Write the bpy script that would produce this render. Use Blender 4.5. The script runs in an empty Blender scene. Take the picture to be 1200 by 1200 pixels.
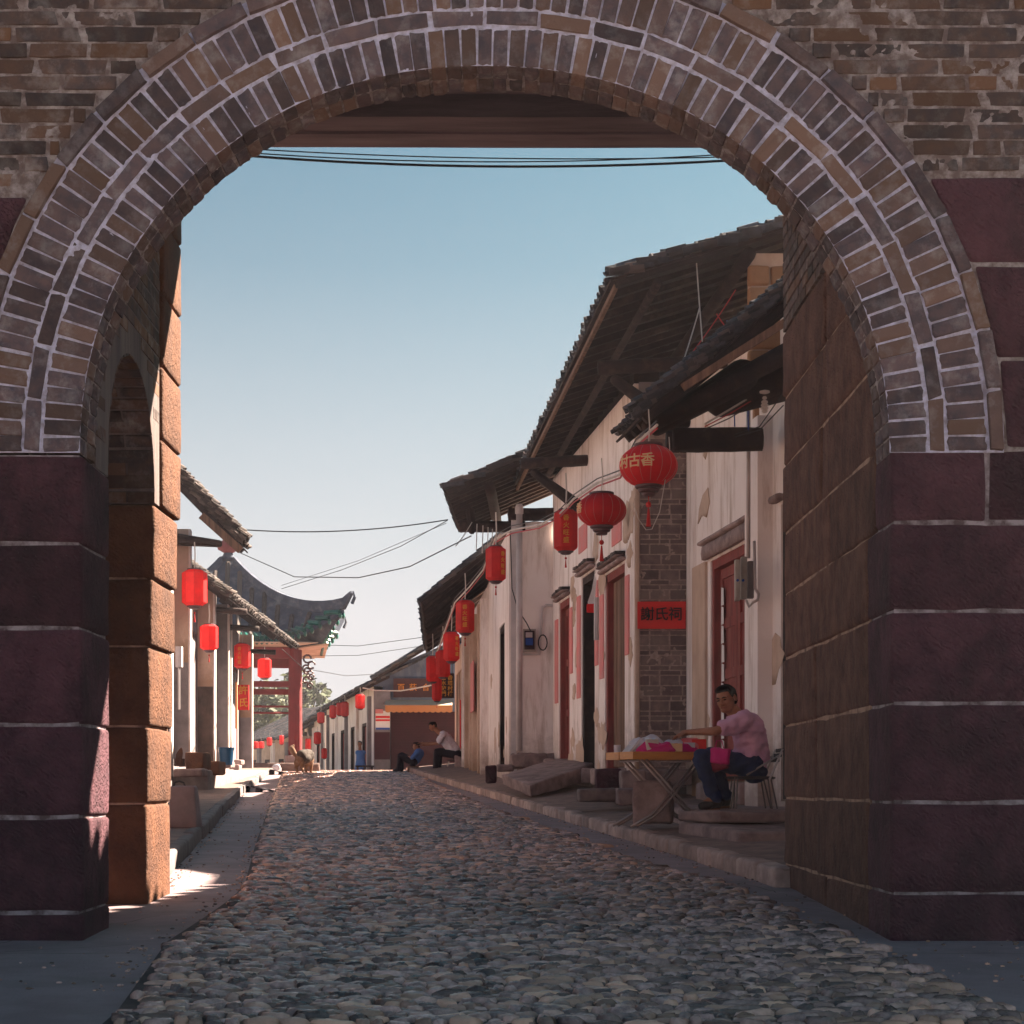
import bpy, math, random
import numpy as np
from mathutils import Vector, Matrix, noise
R = random.Random(7)
SC = bpy.context.scene
COL = SC.collection
# ------------------------------------------------------------------ camera
F = 1935.0; CX = 588.0; HZ = 921.0; EYE = 0.76
cam_d = bpy.data.cameras.new('camera'); cam = bpy.data.objects.new('camera', cam_d); COL.objects.link(cam)
cam.location = (0, 0, EYE); cam.rotation_euler = (math.pi/2, 0, 0)
cam_d.sensor_width = 36; cam_d.lens = F/1200*36
cam_d.shift_x = (600-CX)/1200; cam_d.shift_y = (HZ-600)/1200
cam_d.clip_start = 0.1; cam_d.clip_end = 1500
SC.camera = cam
# ------------------------------------------------------------------ light
SUN = Vector((0.806*math.cos(math.radians(42)), 0.592*math.cos(math.radians(42)), math.sin(math.radians(42)))).normalized()
w = bpy.data.worlds.new('World'); SC.world = w; w.use_nodes = True
nt = w.node_tree; nt.nodes.clear()
sky = nt.nodes.new('ShaderNodeTexSky'); sky.sky_type = 'NISHITA'; sky.sun_disc = False
sky.sun_elevation = math.radians(42); sky.sun_rotation = math.atan2(SUN.x, SUN.y)
sky.air_density = 1.0; sky.dust_density = 2.2; sky.ozone_density = 1.0; sky.altitude = 100
bg = nt.nodes.new('ShaderNodeBackground'); bg.inputs[1].default_value = 0.05
ow = nt.nodes.new('ShaderNodeOutputWorld')
# low haze: the sky pales to a milky white towards the horizon, the same all the way round
tc = nt.nodes.new('ShaderNodeTexCoord'); sx = nt.nodes.new('ShaderNodeSeparateXYZ'); nt.links.new(tc.outputs['Generated'], sx.inputs[0])
cr = nt.nodes.new('ShaderNodeValToRGB'); nt.links.new(sx.outputs[2], cr.inputs[0])
cr.color_ramp.elements[0].position = 0.0; cr.color_ramp.elements[0].color = (.93,.93,.93,1)
cr.color_ramp.elements[1].position = .5; cr.color_ramp.elements[1].color = (0,0,0,1)
for p_, v_ in ((.10,.86),(.20,.58),(.30,.24),(.40,.06)):
    e_ = cr.color_ramp.elements.new(p_); e_.color = (v_,v_,v_,1)
tn = nt.nodes.new('ShaderNodeMix'); tn.data_type = 'RGBA'; tn.blend_type = 'MULTIPLY'; tn.inputs[0].default_value = 1; tn.inputs[7].default_value = (.128, .255, .245, 1)
nt.links.new(sky.outputs[0], tn.inputs[6])
hz_ = nt.nodes.new('ShaderNodeMix'); hz_.data_type = 'RGBA'; hz_.inputs[7].default_value = (2.38, 2.24, 2.27, 1)
nt.links.new(cr.outputs[0], hz_.inputs[0]); nt.links.new(tn.outputs[2], hz_.inputs[6]); nt.links.new(hz_.outputs[2], bg.inputs[0]); nt.links.new(bg.outputs[0], ow.inputs[0])
sd = bpy.data.lights.new('sun', 'SUN'); sd.energy = 5.0; sd.angle = math.radians(0.5); sd.color = (1.0, 0.80, 0.62)
so = bpy.data.objects.new('sun', sd); COL.objects.link(so)
so.rotation_euler = (-SUN).to_track_quat('-Z', 'Y').to_euler(); so.location = (10, 10, 20)
SC.view_settings.view_transform = 'Standard'; SC.view_settings.look = 'None'
SC.view_settings.exposure = 2.85; SC.view_settings.gamma = 1.0; SC.view_settings.use_curve_mapping = False
try:
    SC.cycles.max_bounces = 10; SC.cycles.diffuse_bounces = 6
except Exception: pass
# ------------------------------------------------------------------ materials
MATS = {}
def mat(name, c1, c2=None, c3=None, scale=3.0, rough=0.85, bump=0.3, bscale=40.0, tone=0.0, spec=0.3, stretch=(1,1,1), dirt=None, dist=0.01, metal=0.0, detail=8, thr=(0.35,0.65), trans=0.0, streak=None, base=None, chisel=0.0):
    """colours mixed by world-space noise; tone = per-piece brightness spread; dirt = (colour, amount)"""
    m = bpy.data.materials.new(name); m.use_nodes = True; t = m.node_tree; N = t.nodes; L = t.links
    b = N['Principled BSDF']
    geo = N.new('ShaderNodeNewGeometry'); mp = N.new('ShaderNodeMapping'); mp.inputs['Scale'].default_value = stretch
    L.new(geo.outputs['Position'], mp.inputs[0])
    n1 = N.new('ShaderNodeTexNoise'); n1.inputs['Scale'].default_value = scale; n1.inputs['Detail'].default_value = detail; n1.inputs['Roughness'].default_value = .62
    L.new(mp.outputs[0], n1.inputs[0])
    r = N.new('ShaderNodeMapRange'); r.inputs[1].default_value = thr[0]; r.inputs[2].default_value = thr[1]
    L.new(n1.outputs[0], r.inputs[0])
    mx = N.new('ShaderNodeMix'); mx.data_type = 'RGBA'
    c2 = c2 or tuple(x*.75 for x in c1)
    mx.inputs[6].default_value = (*c1, 1); mx.inputs[7].default_value = (*c2, 1)
    L.new(r.outputs[0], mx.inputs[0]); col = mx.outputs[2]
    oi = N.new('ShaderNodeObjectInfo'); at = N.new('ShaderNodeAttribute'); at.attribute_name = 'tone'
    ad = N.new('ShaderNodeMath'); ad.operation = 'ADD'; L.new(oi.outputs['Random'], ad.inputs[0]); L.new(at.outputs['Fac'], ad.inputs[1])
    fr = N.new('ShaderNodeMath'); fr.operation = 'FRACT'; L.new(ad.outputs[0], fr.inputs[0])
    if c3:
        f2 = N.new('ShaderNodeMath'); f2.operation = 'MULTIPLY'; f2.inputs[1].default_value = 7.31; L.new(fr.outputs[0], f2.inputs[0])
        f3 = N.new('ShaderNodeMath'); f3.operation = 'FRACT'; L.new(f2.outputs[0], f3.inputs[0])
        f4 = N.new('ShaderNodeMapRange'); f4.inputs[1].default_value = .45; f4.inputs[2].default_value = 1.0; L.new(f3.outputs[0], f4.inputs[0])
        m3 = N.new('ShaderNodeMix'); m3.data_type = 'RGBA'; L.new(f4.outputs[0], m3.inputs[0]); L.new(col, m3.inputs[6]); m3.inputs[7].default_value = (*c3, 1); col = m3.outputs[2]
    if dirt:
        n2 = N.new('ShaderNodeTexNoise'); n2.inputs['Scale'].default_value = 1.3; n2.inputs['Detail'].default_value = 9; n2.inputs['Roughness'].default_value = .7
        mp2 = N.new('ShaderNodeMapping'); mp2.inputs['Scale'].default_value = streak or (1.5, 1.5, .5); L.new(geo.outputs['Position'], mp2.inputs[0]); L.new(mp2.outputs[0], n2.inputs[0])
        r2 = N.new('ShaderNodeMapRange'); r2.inputs[1].default_value = .5; r2.inputs[2].default_value = .68; r2.inputs[4].default_value = dirt[1]
        L.new(n2.outputs[0], r2.inputs[0])
        m2 = N.new('ShaderNodeMix'); m2.data_type = 'RGBA'; L.new(r2.outputs[0], m2.inputs[0]); L.new(col, m2.inputs[6]); m2.inputs[7].default_value = (*dirt[0], 1); col = m2.outputs[2]
    if base:
        tcn = N.new('ShaderNodeTexCoord'); sp_ = N.new('ShaderNodeSeparateXYZ'); L.new(tcn.outputs['Generated'], sp_.inputs[0])
        nb_ = N.new('ShaderNodeTexNoise'); nb_.inputs['Scale'].default_value = 5; nb_.inputs['Detail'].default_value = 9; nb_.inputs['Roughness'].default_value = .7; L.new(geo.outputs['Position'], nb_.inputs[0])
        sb_ = N.new('ShaderNodeMath'); sb_.operation = 'MULTIPLY_ADD'; sb_.inputs[1].default_value = -.34; L.new(nb_.outputs[0], sb_.inputs[0]); L.new(sp_.outputs[2], sb_.inputs[2])
        rb_ = N.new('ShaderNodeMapRange'); rb_.inputs[1].default_value = -.13; rb_.inputs[2].default_value = .04; rb_.inputs[3].default_value = .8; rb_.inputs[4].default_value = 0; L.new(sb_.outputs[0], rb_.inputs[0])
        mb_ = N.new('ShaderNodeMix'); mb_.data_type = 'RGBA'; L.new(rb_.outputs[0], mb_.inputs[0]); L.new(col, mb_.inputs[6]); mb_.inputs[7].default_value = (*base, 1); col = mb_.outputs[2]
    if tone:
        r3 = N.new('ShaderNodeMapRange'); r3.inputs[3].default_value = 1-tone; r3.inputs[4].default_value = 1+tone; L.new(fr.outputs[0], r3.inputs[0])
        m4 = N.new('ShaderNodeMix'); m4.data_type = 'RGBA'; m4.blend_type = 'MULTIPLY'; m4.inputs[0].default_value = 1
        L.new(col, m4.inputs[6]); L.new(r3.outputs[0], m4.inputs[7]); col = m4.outputs[2]
    L.new(col, b.inputs['Base Color'])
    b.inputs['Roughness'].default_value = rough; b.inputs['Metallic'].default_value = metal
    b.inputs['Specular IOR Level'].default_value = spec
    if trans: b.inputs['Transmission Weight'].default_value = trans
    nrm_in = None
    if chisel:
        wv = N.new('ShaderNodeTexWave'); wv.inputs['Scale'].default_value = 14; wv.inputs['Distortion'].default_value = 9; wv.inputs['Detail'].default_value = 3; wv.inputs['Detail Scale'].default_value = 1.6
        mpw = N.new('ShaderNodeMapping'); mpw.inputs['Rotation'].default_value = (0, .9, .3); L.new(geo.outputs['Position'], mpw.inputs[0]); L.new(mpw.outputs[0], wv.inputs[0])
        bw = N.new('ShaderNodeBump'); bw.inputs['Strength'].default_value = chisel; bw.inputs['Distance'].default_value = .012; L.new(wv.outputs['Fac'], bw.inputs['Height'])
        vo = N.new('ShaderNodeTexVoronoi'); vo.inputs['Scale'].default_value = 16; L.new(geo.outputs['Position'], vo.inputs[0])
        bv = N.new('ShaderNodeBump'); bv.inputs['Strength'].default_value = chisel*.8; bv.inputs['Distance'].default_value = .02; L.new(vo.outputs['Distance'], bv.inputs['Height']); L.new(bw.outputs[0], bv.inputs['Normal']); nrm_in = bv.outputs[0]
    if bump:
        n3 = N.new('ShaderNodeTexNoise'); n3.inputs['Scale'].default_value = bscale; n3.inputs['Detail'].default_value = 6; n3.inputs['Roughness'].default_value = .65
        L.new(mp.outputs[0], n3.inputs[0])
        bp = N.new('ShaderNodeBump'); bp.inputs['Strength'].default_value = bump; bp.inputs['Distance'].default_value = dist
        L.new(n3.outputs[0], bp.inputs['Height'])
        if nrm_in: L.new(nrm_in, bp.inputs['Normal'])
        L.new(bp.outputs[0], b.inputs['Normal'])
    MATS[name] = m; return m
M = {}
M['brick'] = mat('old_brick', (.095,.060,.050), (.040,.034,.040), (.12,.062,.035), scale=11, tone=.4, bump=.7, bscale=60, dirt=((.36,.34,.34),.35), streak=(6,6,6))
M['voussoir'] = mat('arch_brick', (.12,.082,.085), (.055,.047,.062), (.15,.092,.07), scale=12, tone=.4, bump=.7, bscale=60, dirt=((.4,.38,.4),.35), streak=(7,7,7))
M['mortar'] = mat('lime_mortar', (.16,.12,.115), (.42,.38,.39), scale=16, bump=1.0, bscale=45, dist=.02, thr=(.42,.66))
M['stone'] = mat('red_sandstone', (.112,.043,.060), (.056,.022,.034), scale=4, tone=.3, bump=1.0, bscale=24, dist=.045, chisel=.7, dirt=((.035,.020,.026),.7), streak=(3,3,1.5))
M['stone2'] = mat('warm_sandstone', (.135,.055,.027), (.075,.030,.017), scale=4.5, tone=.14, bump=1.0, bscale=26, dist=.03, chisel=.22, dirt=((.07,.035,.026),.6), streak=(3,3,.8))
M['stone3'] = mat('brown_passage_sandstone', (.20,.098,.068), (.10,.045,.036), scale=7, stretch=(1,1,.8), tone=.14, bump=1.0, bscale=22, dist=.04, chisel=.8, dirt=((.07,.035,.03),.6), streak=(4,4,1.0))
M['joint2'] = mat('warm_pale_joint', (.46,.30,.22), (.16,.09,.07), scale=9, bump=1.0, bscale=50, thr=(.45,.65))
M['archmortar'] = mat('pale_arch_mortar', (.66,.66,.86), (.32,.29,.37), scale=20, bump=1.0, bscale=45, dist=.02, thr=(.40,.68))
M['joint'] = mat('pale_joint', (.36,.31,.34), (.10,.07,.075), scale=9, bump=1.0, bscale=50, thr=(.42,.62))
M['oldplaster'] = mat('streaked_plaster', (.20,.16,.155), (.09,.075,.08), scale=2.5, stretch=(3,3,.35), bump=.9, bscale=22, dist=.02, dirt=((.09,.09,.10),.6), streak=(4,4,.3))
M['concrete'] = mat('worn_concrete', (.30,.23,.245), (.20,.15,.165), scale=2.2, bump=.5, bscale=70, rough=.75, spec=.4, dirt=((.14,.13,.13),.5), streak=(1,1,1))
M['bed'] = mat('cobble_bedding', (.07,.055,.055), (.04,.033,.035), scale=8, bump=.6, bscale=60)
M['cobble'] = mat('river_cobble', (.46,.30,.27), (.14,.085,.08), (.50,.29,.20), scale=16, tone=.8, bump=.8, bscale=45, rough=.24, spec=.9)
M['pave'] = mat('pavement_grit', (.27,.185,.16), (.16,.11,.10), scale=5, bump=.6, bscale=90, dirt=((.12,.09,.085),.45), streak=(1,1,1))
M['kerb'] = mat('kerb_stone', (.46,.34,.30), (.26,.185,.17), scale=6, tone=.25, bump=.8, bscale=45)
M['kerbgrey'] = mat('grey_kerb', (.22,.19,.19), (.13,.11,.115), scale=6, tone=.15, bump=.7, bscale=45)
M['slab'] = mat('step_stone', (.34,.25,.24), (.17,.12,.12), scale=5, tone=.2, bump=.8, bscale=40)
M['earth'] = mat('ground_earth', (.22,.18,.14), (.14,.12,.09), scale=1, bump=.4, bscale=10)
M['white'] = mat('limewash', (.90,.83,.81), (.84,.75,.73), scale=2.2, bump=.5, bscale=25, dirt=((.42,.31,.25),.75), streak=(3.5,3.5,.45), thr=(.3,.7), base=(.24,.17,.14))
M['cream'] = mat('cream_plaster', (.62,.47,.38), (.46,.33,.26), scale=1.8, bump=.5, bscale=20, dirt=((.36,.22,.14),.6), streak=(2,2,.5), base=(.28,.18,.12))
M['greyplaster'] = mat('grey_plaster', (.26,.23,.24), (.17,.15,.16), scale=3, bump=.4, bscale=30, dirt=((.14,.12,.12),.5))
M['darkplaster'] = mat('damp_dark_plaster', (.10,.065,.055), (.05,.035,.03), scale=5, bump=.5, bscale=30, dirt=((.24,.17,.14),.4), streak=(3,3,1))
M['blueplaster'] = mat('blue_smoked_plaster', (.15,.20,.30), (.09,.11,.16), scale=.7, bump=.3, bscale=20, dirt=((.30,.31,.34),.5))
M['adobe'] = mat('adobe_block', (.40,.22,.12), (.28,.15,.08), scale=4, tone=.15, bump=.7, bscale=25)
M['greybrick'] = mat('grey_brick', (.22,.16,.15), (.12,.09,.09), (.19,.145,.135), scale=7, tone=.35, bump=.6, bscale=50)
M['tile'] = mat('clay_roof_tile', (.065,.072,.09), (.03,.032,.042), (.12,.10,.10), scale=9, tone=.45, bump=.5, bscale=50, rough=.7)
M['tileb'] = mat('sun_tinted_clay_tile', (.075,.06,.058), (.028,.024,.026), (.12,.095,.085), scale=9, tone=.5, bump=.5, bscale=50, rough=.75)  # warm copy of the roof tile with sunlight put into its colour
M['wood'] = mat('dark_timber', (.034,.022,.022), (.016,.011,.012), scale=3, stretch=(1,1,1), tone=.3, bump=.6, bscale=35, dirt=((.12,.075,.06),.35), streak=(5,5,5))
M['beam'] = mat('gate_timber', (.17,.13,.15), (.10,.075,.09), scale=2, stretch=(.6,6,6), tone=.2, bump=.6, bscale=25)
M['browndoor'] = mat('worn_brown_boards', (.22,.125,.085), (.10,.06,.045), scale=3, stretch=(6,6,.6), tone=.3, bump=.5, bscale=20)
M['reddoor'] = mat('worn_red_paint', (.27,.055,.05), (.17,.04,.04), scale=3, stretch=(4,4,1), tone=.12, bump=.4, bscale=25, dirt=((.30,.17,.13),.4), streak=(6,6,1))
M['redcol'] = mat('red_column_paint', (.25,.045,.05), (.18,.035,.04), scale=2, bump=.25, bscale=20)
M['shutter'] = mat('maroon_shutter', (.05,.006,.014), (.035,.005,.010), scale=2, bump=.3, bscale=20, rough=.6)
M['paper'] = mat('faded_pink_paper', (.72,.22,.22), (.62,.28,.27), scale=5, bump=.2, bscale=30)
M['redpaper'] = mat('red_paper', (.75,.03,.03), (.62,.03,.03), scale=4, bump=.15, bscale=20)
M['ink'] = mat('black_ink', (.015,.012,.015), bump=0)
M['gold'] = mat('gold_lettering', (.85,.42,.06), (.7,.33,.05), bump=0, rough=.6)
M['orangeink'] = mat('orange_lettering', (.85,.32,.06), bump=0)
M['blueink'] = mat('blue_print', (.03,.10,.40), bump=0)
M['whitepaint'] = mat('white_print', (.8,.78,.78), (.7,.68,.68), bump=0)
M['cablewhite'] = mat('white_cable', (.62,.56,.52), bump=0, rough=.5)
M['cabledark'] = mat('black_cable', (.02,.02,.025), bump=0, rough=.5)
M['cablered'] = mat('red_cable', (.5,.03,.04), bump=0, rough=.5)
M['cableblue'] = mat('blue_cable', (.03,.08,.4), bump=0, rough=.5)
M['pipe'] = mat('white_conduit', (.60,.55,.56), bump=0, rough=.5)
M['metal'] = mat('steel_tube', (.40,.34,.33), (.3,.25,.24), bump=0, rough=.35, metal=.8)
M['meter'] = mat('meter_box_paint', (.42,.38,.34), (.33,.29,.26), scale=8, bump=.2, rough=.6)
M['plasticblue'] = mat('blue_plastic', (.003,.05,.12), (.002,.04,.10), scale=2, bump=.05, rough=.4)
M['porcelain'] = mat('porcelain', (.62,.55,.50), bump=0, rough=.3, spec=.5)
M['ridge'] = mat('smoked_ridge_plaster', (.075,.10,.15), (.04,.052,.085), scale=2.5, bump=.5, bscale=25, dirt=((.30,.31,.34),.35), streak=(2,2,2))
M['glaze'] = mat('green_glazed_tile', (.008,.13,.10), (.005,.07,.06), scale=6, tone=.4, bump=.2, rough=.3, spec=.6)
M['hedge'] = mat('leaf_green', (.035,.06,.018), (.025,.045,.016), (.075,.085,.025), scale=1, tone=.4, bump=0, rough=.7)
M['bark'] = mat('bark', (.10,.075,.055), bump=.5)
M['cloth'] = mat('awning_cloth', (.50,.22,.09), (.45,.18,.07), scale=2, bump=.1)
M['clothpale'] = mat('awning_pale_cloth', (.55,.44,.34), (.5,.38,.28), scale=2, bump=.1)
M['signboard'] = mat('brown_signboard', (.10,.045,.045), (.07,.03,.032), scale=2, bump=.3)
M['darkboard'] = mat('dark_signboard', (.05,.03,.035), bump=.2)

def lantern_mat(name, c):
    m = mat(name, c, tuple(x*.8 for x in c), scale=5, bump=.25, bscale=25, rough=.5, tone=.12, spec=.4)
    t = m.node_tree; b = t.nodes['Principled BSDF']; tr = t.nodes.new('ShaderNodeBsdfTranslucent'); mx = t.nodes.new('ShaderNodeMixShader'); mx.inputs[0].default_value = .45
    src = b.inputs['Base Color'].links[0].from_socket; t.links.new(src, tr.inputs[0]); t.links.new(b.outputs[0], mx.inputs[1]); t.links.new(tr.outputs[0], mx.inputs[2]); t.links.new(mx.outputs[0], t.nodes['Material Output'].inputs['Surface'])
    return m
M['silk'] = lantern_mat('red_lantern_silk', (.80,.015,.03))
M['silkpale'] = lantern_mat('faded_red_silk', (.85,.04,.04))
M['lcap'] = mat('dark_lantern_cap', (.12,.07,.08), (.08,.05,.06), bump=0, rough=.5)
M['tassel'] = mat('red_tassel', (.5,.03,.03), bump=0)
# ------------------------------------------------------------------ objects
ROOT = {}
def P(px, py, Y):
    return Vector(((px-CX)/F*Y, Y, EYE+(HZ-py)/F*Y))
def tagp(o, label=None, cat=None, group=None, kind=None):
    if label: o['label'] = label
    if cat: o['category'] = cat
    if group: o['group'] = group
    if kind: o['kind'] = kind
    return o
def thing(name, label, cat, loc, group=None):
    o = bpy.data.objects.new(name, None); COL.objects.link(o); o.location = loc; o.empty_display_size = .2
    ROOT[o.name] = Vector(loc)
    return tagp(o, label, cat, group)
def rootloc(p):
    return ROOT[p.name] if p is not None else Vector((0,0,0))
def link(name, me, parent=None, mats=None):
    o = bpy.data.objects.new(name, me); COL.objects.link(o)
    if parent is not None:
        o.parent = parent; ROOT[o.name] = ROOT[parent.name]
    else: ROOT[o.name] = Vector((0,0,0))
    return o
def seth(o, loc):  # register a structure's location
    ROOT[o.name] = Vector(loc)
class MB:
    def __init__(s): s.v = []; s.f = []; s.t = []; s.tone = 0.0
    def add(s, vs, fs):
        n = len(s.v); s.v += [tuple(q) for q in vs]; s.f += [tuple(i+n for i in q) for q in fs]; s.t += [s.tone]*len(vs)
        return s
    def hexa(s, c):
        """c: 8 corners, bottom 4 ccw then top 4"""
        return s.add(c, [(0,3,2,1),(4,5,6,7),(0,1,5,4),(1,2,6,5),(2,3,7,6),(3,0,4,7)])
    def box(s, x0, x1, y0, y1, z0, z1):
        return s.hexa([(x0,y0,z0),(x1,y0,z0),(x1,y1,z0),(x0,y1,z0),(x0,y0,z1),(x1,y0,z1),(x1,y1,z1),(x0,y1,z1)])
    def bar(s, p0, p1, w, h, up=Vector((0,0,1))):
        p0 = Vector(p0); p1 = Vector(p1); d = (p1-p0).normalized(); a = d.cross(up)
        if a.length < 1e-4: a = Vector((1,0,0))
        a.normalize(); b = a.cross(d).normalized(); a = a*w/2; b = b*h/2
        return s.hexa([p0-a-b, p0+a-b, p1+a-b, p1-a-b, p0-a+b, p0+a+b, p1+a+b, p1-a+b])
    def tube(s, pts, r, n=6, caps=True):
        pts = [Vector(p) for p in pts]; rr = r if isinstance(r, (list, tuple)) else [r]*len(pts)
        vs = []; fs = []; prev = None
        for i, p in enumerate(pts):
            d = (pts[min(i+1, len(pts)-1)]-pts[max(i-1, 0)]).normalized()
            if prev is None:
                a = d.orthogonal().normalized()
            else:
                a = prev - d*prev.dot(d)
                a = a.normalized() if a.length > 1e-5 else d.orthogonal().normalized()
            prev = a; b = d.cross(a)
            for k in range(n):
                an = 2*math.pi*k/n; vs.append(p+(a*math.cos(an)+b*math.sin(an))*rr[i])
        for i in range(len(pts)-1):
            for k in range(n):
                fs.append((i*n+k, i*n+(k+1)%n, (i+1)*n+(k+1)%n, (i+1)*n+k))
        if caps: fs.append(tuple(range(n))[::-1]); fs.append(tuple(range((len(pts)-1)*n, len(pts)*n)))
        return s.add(vs, fs)
    def lathe(s, c, prof, n=16, rot=0.0):
        """prof: list of (r, z) bottom to top around a vertical axis at c"""
        c = Vector(c); vs = []; fs = []
        for (r, z) in prof:
            for k in range(n):
                an = 2*math.pi*(k+rot)/n; vs.append(c+Vector((r*math.cos(an), r*math.sin(an), z)))
        for i in range(len(prof)-1):
            for k in range(n): fs.append((i*n+k, i*n+(k+1)%n, (i+1)*n+(k+1)%n, (i+1)*n+k))
        fs.append(tuple(range(n))[::-1]); fs.append(tuple(range((len(prof)-1)*n, len(prof)*n)))
        return s.add(vs, fs)
    def ell(s, c, r, n=12, m=8, rot=None):
        c = Vector(c); r = Vector(r) if not isinstance(r, (int, float)) else Vector((r,r,r)); vs = []; fs = []
        rot = rot or Matrix.Identity(3)
        for i in range(1, m):
            th = math.pi*i/m
            for k in range(n):
                ph = 2*math.pi*k/n
                vs.append(c+rot@Vector((r.x*math.sin(th)*math.cos(ph), r.y*math.sin(th)*math.sin(ph), -r.z*math.cos(th))))
        for i in range(m-2):
            for k in range(n): fs.append((i*n+k, i*n+(k+1)%n, (i+1)*n+(k+1)%n, (i+1)*n+k))
        b = len(vs); vs.append(c+rot@Vector((0,0,-r.z))); vs.append(c+rot@Vector((0,0,r.z)))
        for k in range(n):
            fs.append((b, (k+1)%n, k)); fs.append((b+1, (m-2)*n+k, (m-2)*n+(k+1)%n))
        return s.add(vs, fs)
    def cap(s, p0, p1, r0, r1, n=12):
        """tapered capsule"""
        p0 = Vector(p0); p1 = Vector(p1); d = p1-p0; L = d.length or 1e-4; d = d/L if d.length else Vector((0,0,1))
        pts = []; rs = []
        for i in range(1, 5):
            a = math.pi/2*i/4; pts.append(p0-d*r0*math.cos(a)); rs.append(r0*math.sin(a))
        for i in range(3, -1, -1):
            a = math.pi/2*(4-i)/4; pts.append(p1+d*r1*math.sin(a-math.pi/8*1)) if False else None
        pts = [p for p in pts if p is not None]
        for i in range(0, 4):
            a = math.pi/2*i/4; pts.append(p1+d*r1*math.sin(a)); rs.append(r1*math.cos(a))
        return s.tube(pts, rs, n)
    def block(s, c, seg=(5,3,4), rnd=.012, amp=.008, fs=6.0, seed=0.0):
        """8-corner block subdivided, edges rounded, surface uneven"""
        c = [Vector(q) for q in c]; nx, ny, nz = seg; idx = {}; vs = []; fc = []
        ctr = sum(c, Vector())/8
        def pos(u, v, w_):
            b = (c[0]*(1-u)+c[1]*u)*(1-v)+(c[3]*(1-u)+c[2]*u)*v
            t = (c[4]*(1-u)+c[5]*u)*(1-v)+(c[7]*(1-u)+c[6]*u)*v
            return b*(1-w_)+t*w_
        ex = (c[1]-c[0]).length; ey = (c[3]-c[0]).length; ez = (c[4]-c[0]).length
        def par(i, n, e):   # tighter first/last rows for the rounding
            k = min(.3, 1.3*rnd/max(e, 1e-3))
            if i == 0: return 0
            if i == n: return 1
            if n == 2: return .5
            return k+(1-2*k)*(i-1)/(n-2)
        def vid(i, j, k):
            if (i,j,k) in idx: return idx[(i,j,k)]
            p = pos(par(i,nx,ex), par(j,ny,ey), par(k,nz,ez))
            nb = (i in (0,nx))+(j in (0,ny))+(k in (0,nz))
            if nb >= 2:
                q = pos(*[min(max(t_, rnd/e), 1-rnd/e) for t_, e in ((par(i,nx,ex),ex),(par(j,ny,ey),ey),(par(k,nz,ez),ez))])
                p = p.lerp(q, .45 if nb == 2 else .6)
            nv = noise.noise_vector(p*fs+Vector((seed*3.1, seed*7.7, seed)))
            p = p+nv*amp
            idx[(i,j,k)] = len(vs); vs.append(p); return idx[(i,j,k)]
        for a in range(nx):
            for b in range(nz):
                fc.append((vid(a,0,b), vid(a+1,0,b), vid(a+1,0,b+1), vid(a,0,b+1)))
                fc.append((vid(a,ny,b), vid(a,ny,b+1), vid(a+1,ny,b+1), vid(a+1,ny,b)))
            for b in range(ny):
                fc.append((vid(a,b,0), vid(a,b+1,0), vid(a+1,b+1,0), vid(a+1,b,0)))
                fc.append((vid(a,b,nz), vid(a+1,b,nz), vid(a+1,b+1,nz), vid(a,b+1,nz)))
        for a in range(ny):
            for b in range(nz):
                fc.append((vid(0,a,b), vid(0,a,b+1), vid(0,a+1,b+1), vid(0,a+1,b)))
                fc.append((vid(nx,a,b), vid(nx,a+1,b), vid(nx,a+1,b+1), vid(nx,a,b+1)))
        return s.add(vs, fc)
    def bbox(s, x0, x1, y0, y1, z0, z1, **k):
        return s.block([(x0,y0,z0),(x1,y0,z0),(x1,y1,z0),(x0,y1,z0),(x0,y0,z1),(x1,y0,z1),(x1,y1,z1),(x0,y1,z1)], **k)
    def mesh(s, name, m, off=Vector((0,0,0)), smooth=False):
        me = bpy.data.meshes.new(name)
        v = np.array(s.v, dtype=float).reshape(-1,3)-np.array(off)
        me.from_pydata(v.tolist(), [], s.f); me.materials.append(m)
        if any(s.t):
            a = me.attributes.new('tone', 'FLOAT', 'POINT'); a.data.foreach_set('value', np.array(s.t, dtype=np.float32))
        if smooth: me.shade_smooth()
        me.update(); return me
    def build(s, name, m, parent=None, smooth=False, kind=None):
        off = rootloc(parent)
        o = link(name, s.mesh(name, m, off, smooth), parent)
        if kind: o['kind'] = kind
        return o
    def top(s, name, m, label, cat, smooth=False, group=None, loc=None):
        """a thing that is one mesh"""
        v = np.array(s.v); loc = Vector(loc) if loc is not None else Vector((float(v[:,0].mean()), float(v[:,1].mean()), float(v[:,2].min())))
        o = bpy.data.objects.new(name, s.mesh(name, m, loc, smooth)); COL.objects.link(o); o.location = loc; ROOT[o.name] = loc
        return tagp(o, label, cat, group)
def structure(name, mb, m, smooth=False):
    o = mb.build(name, m, None, smooth); o['kind'] = 'structure'; return o
def copy_tree(o, parent=None, dloc=None):
    c = o.copy(); COL.objects.link(c)
    if parent is not None: c.parent = parent; ROOT[c.name] = ROOT[parent.name]
    else:
        if dloc is not None: c.location = Vector(o.location)+Vector(dloc)
        ROOT[c.name] = Vector(c.location)
    for ch in list(o.children): copy_tree(ch, c)
    return c
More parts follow.
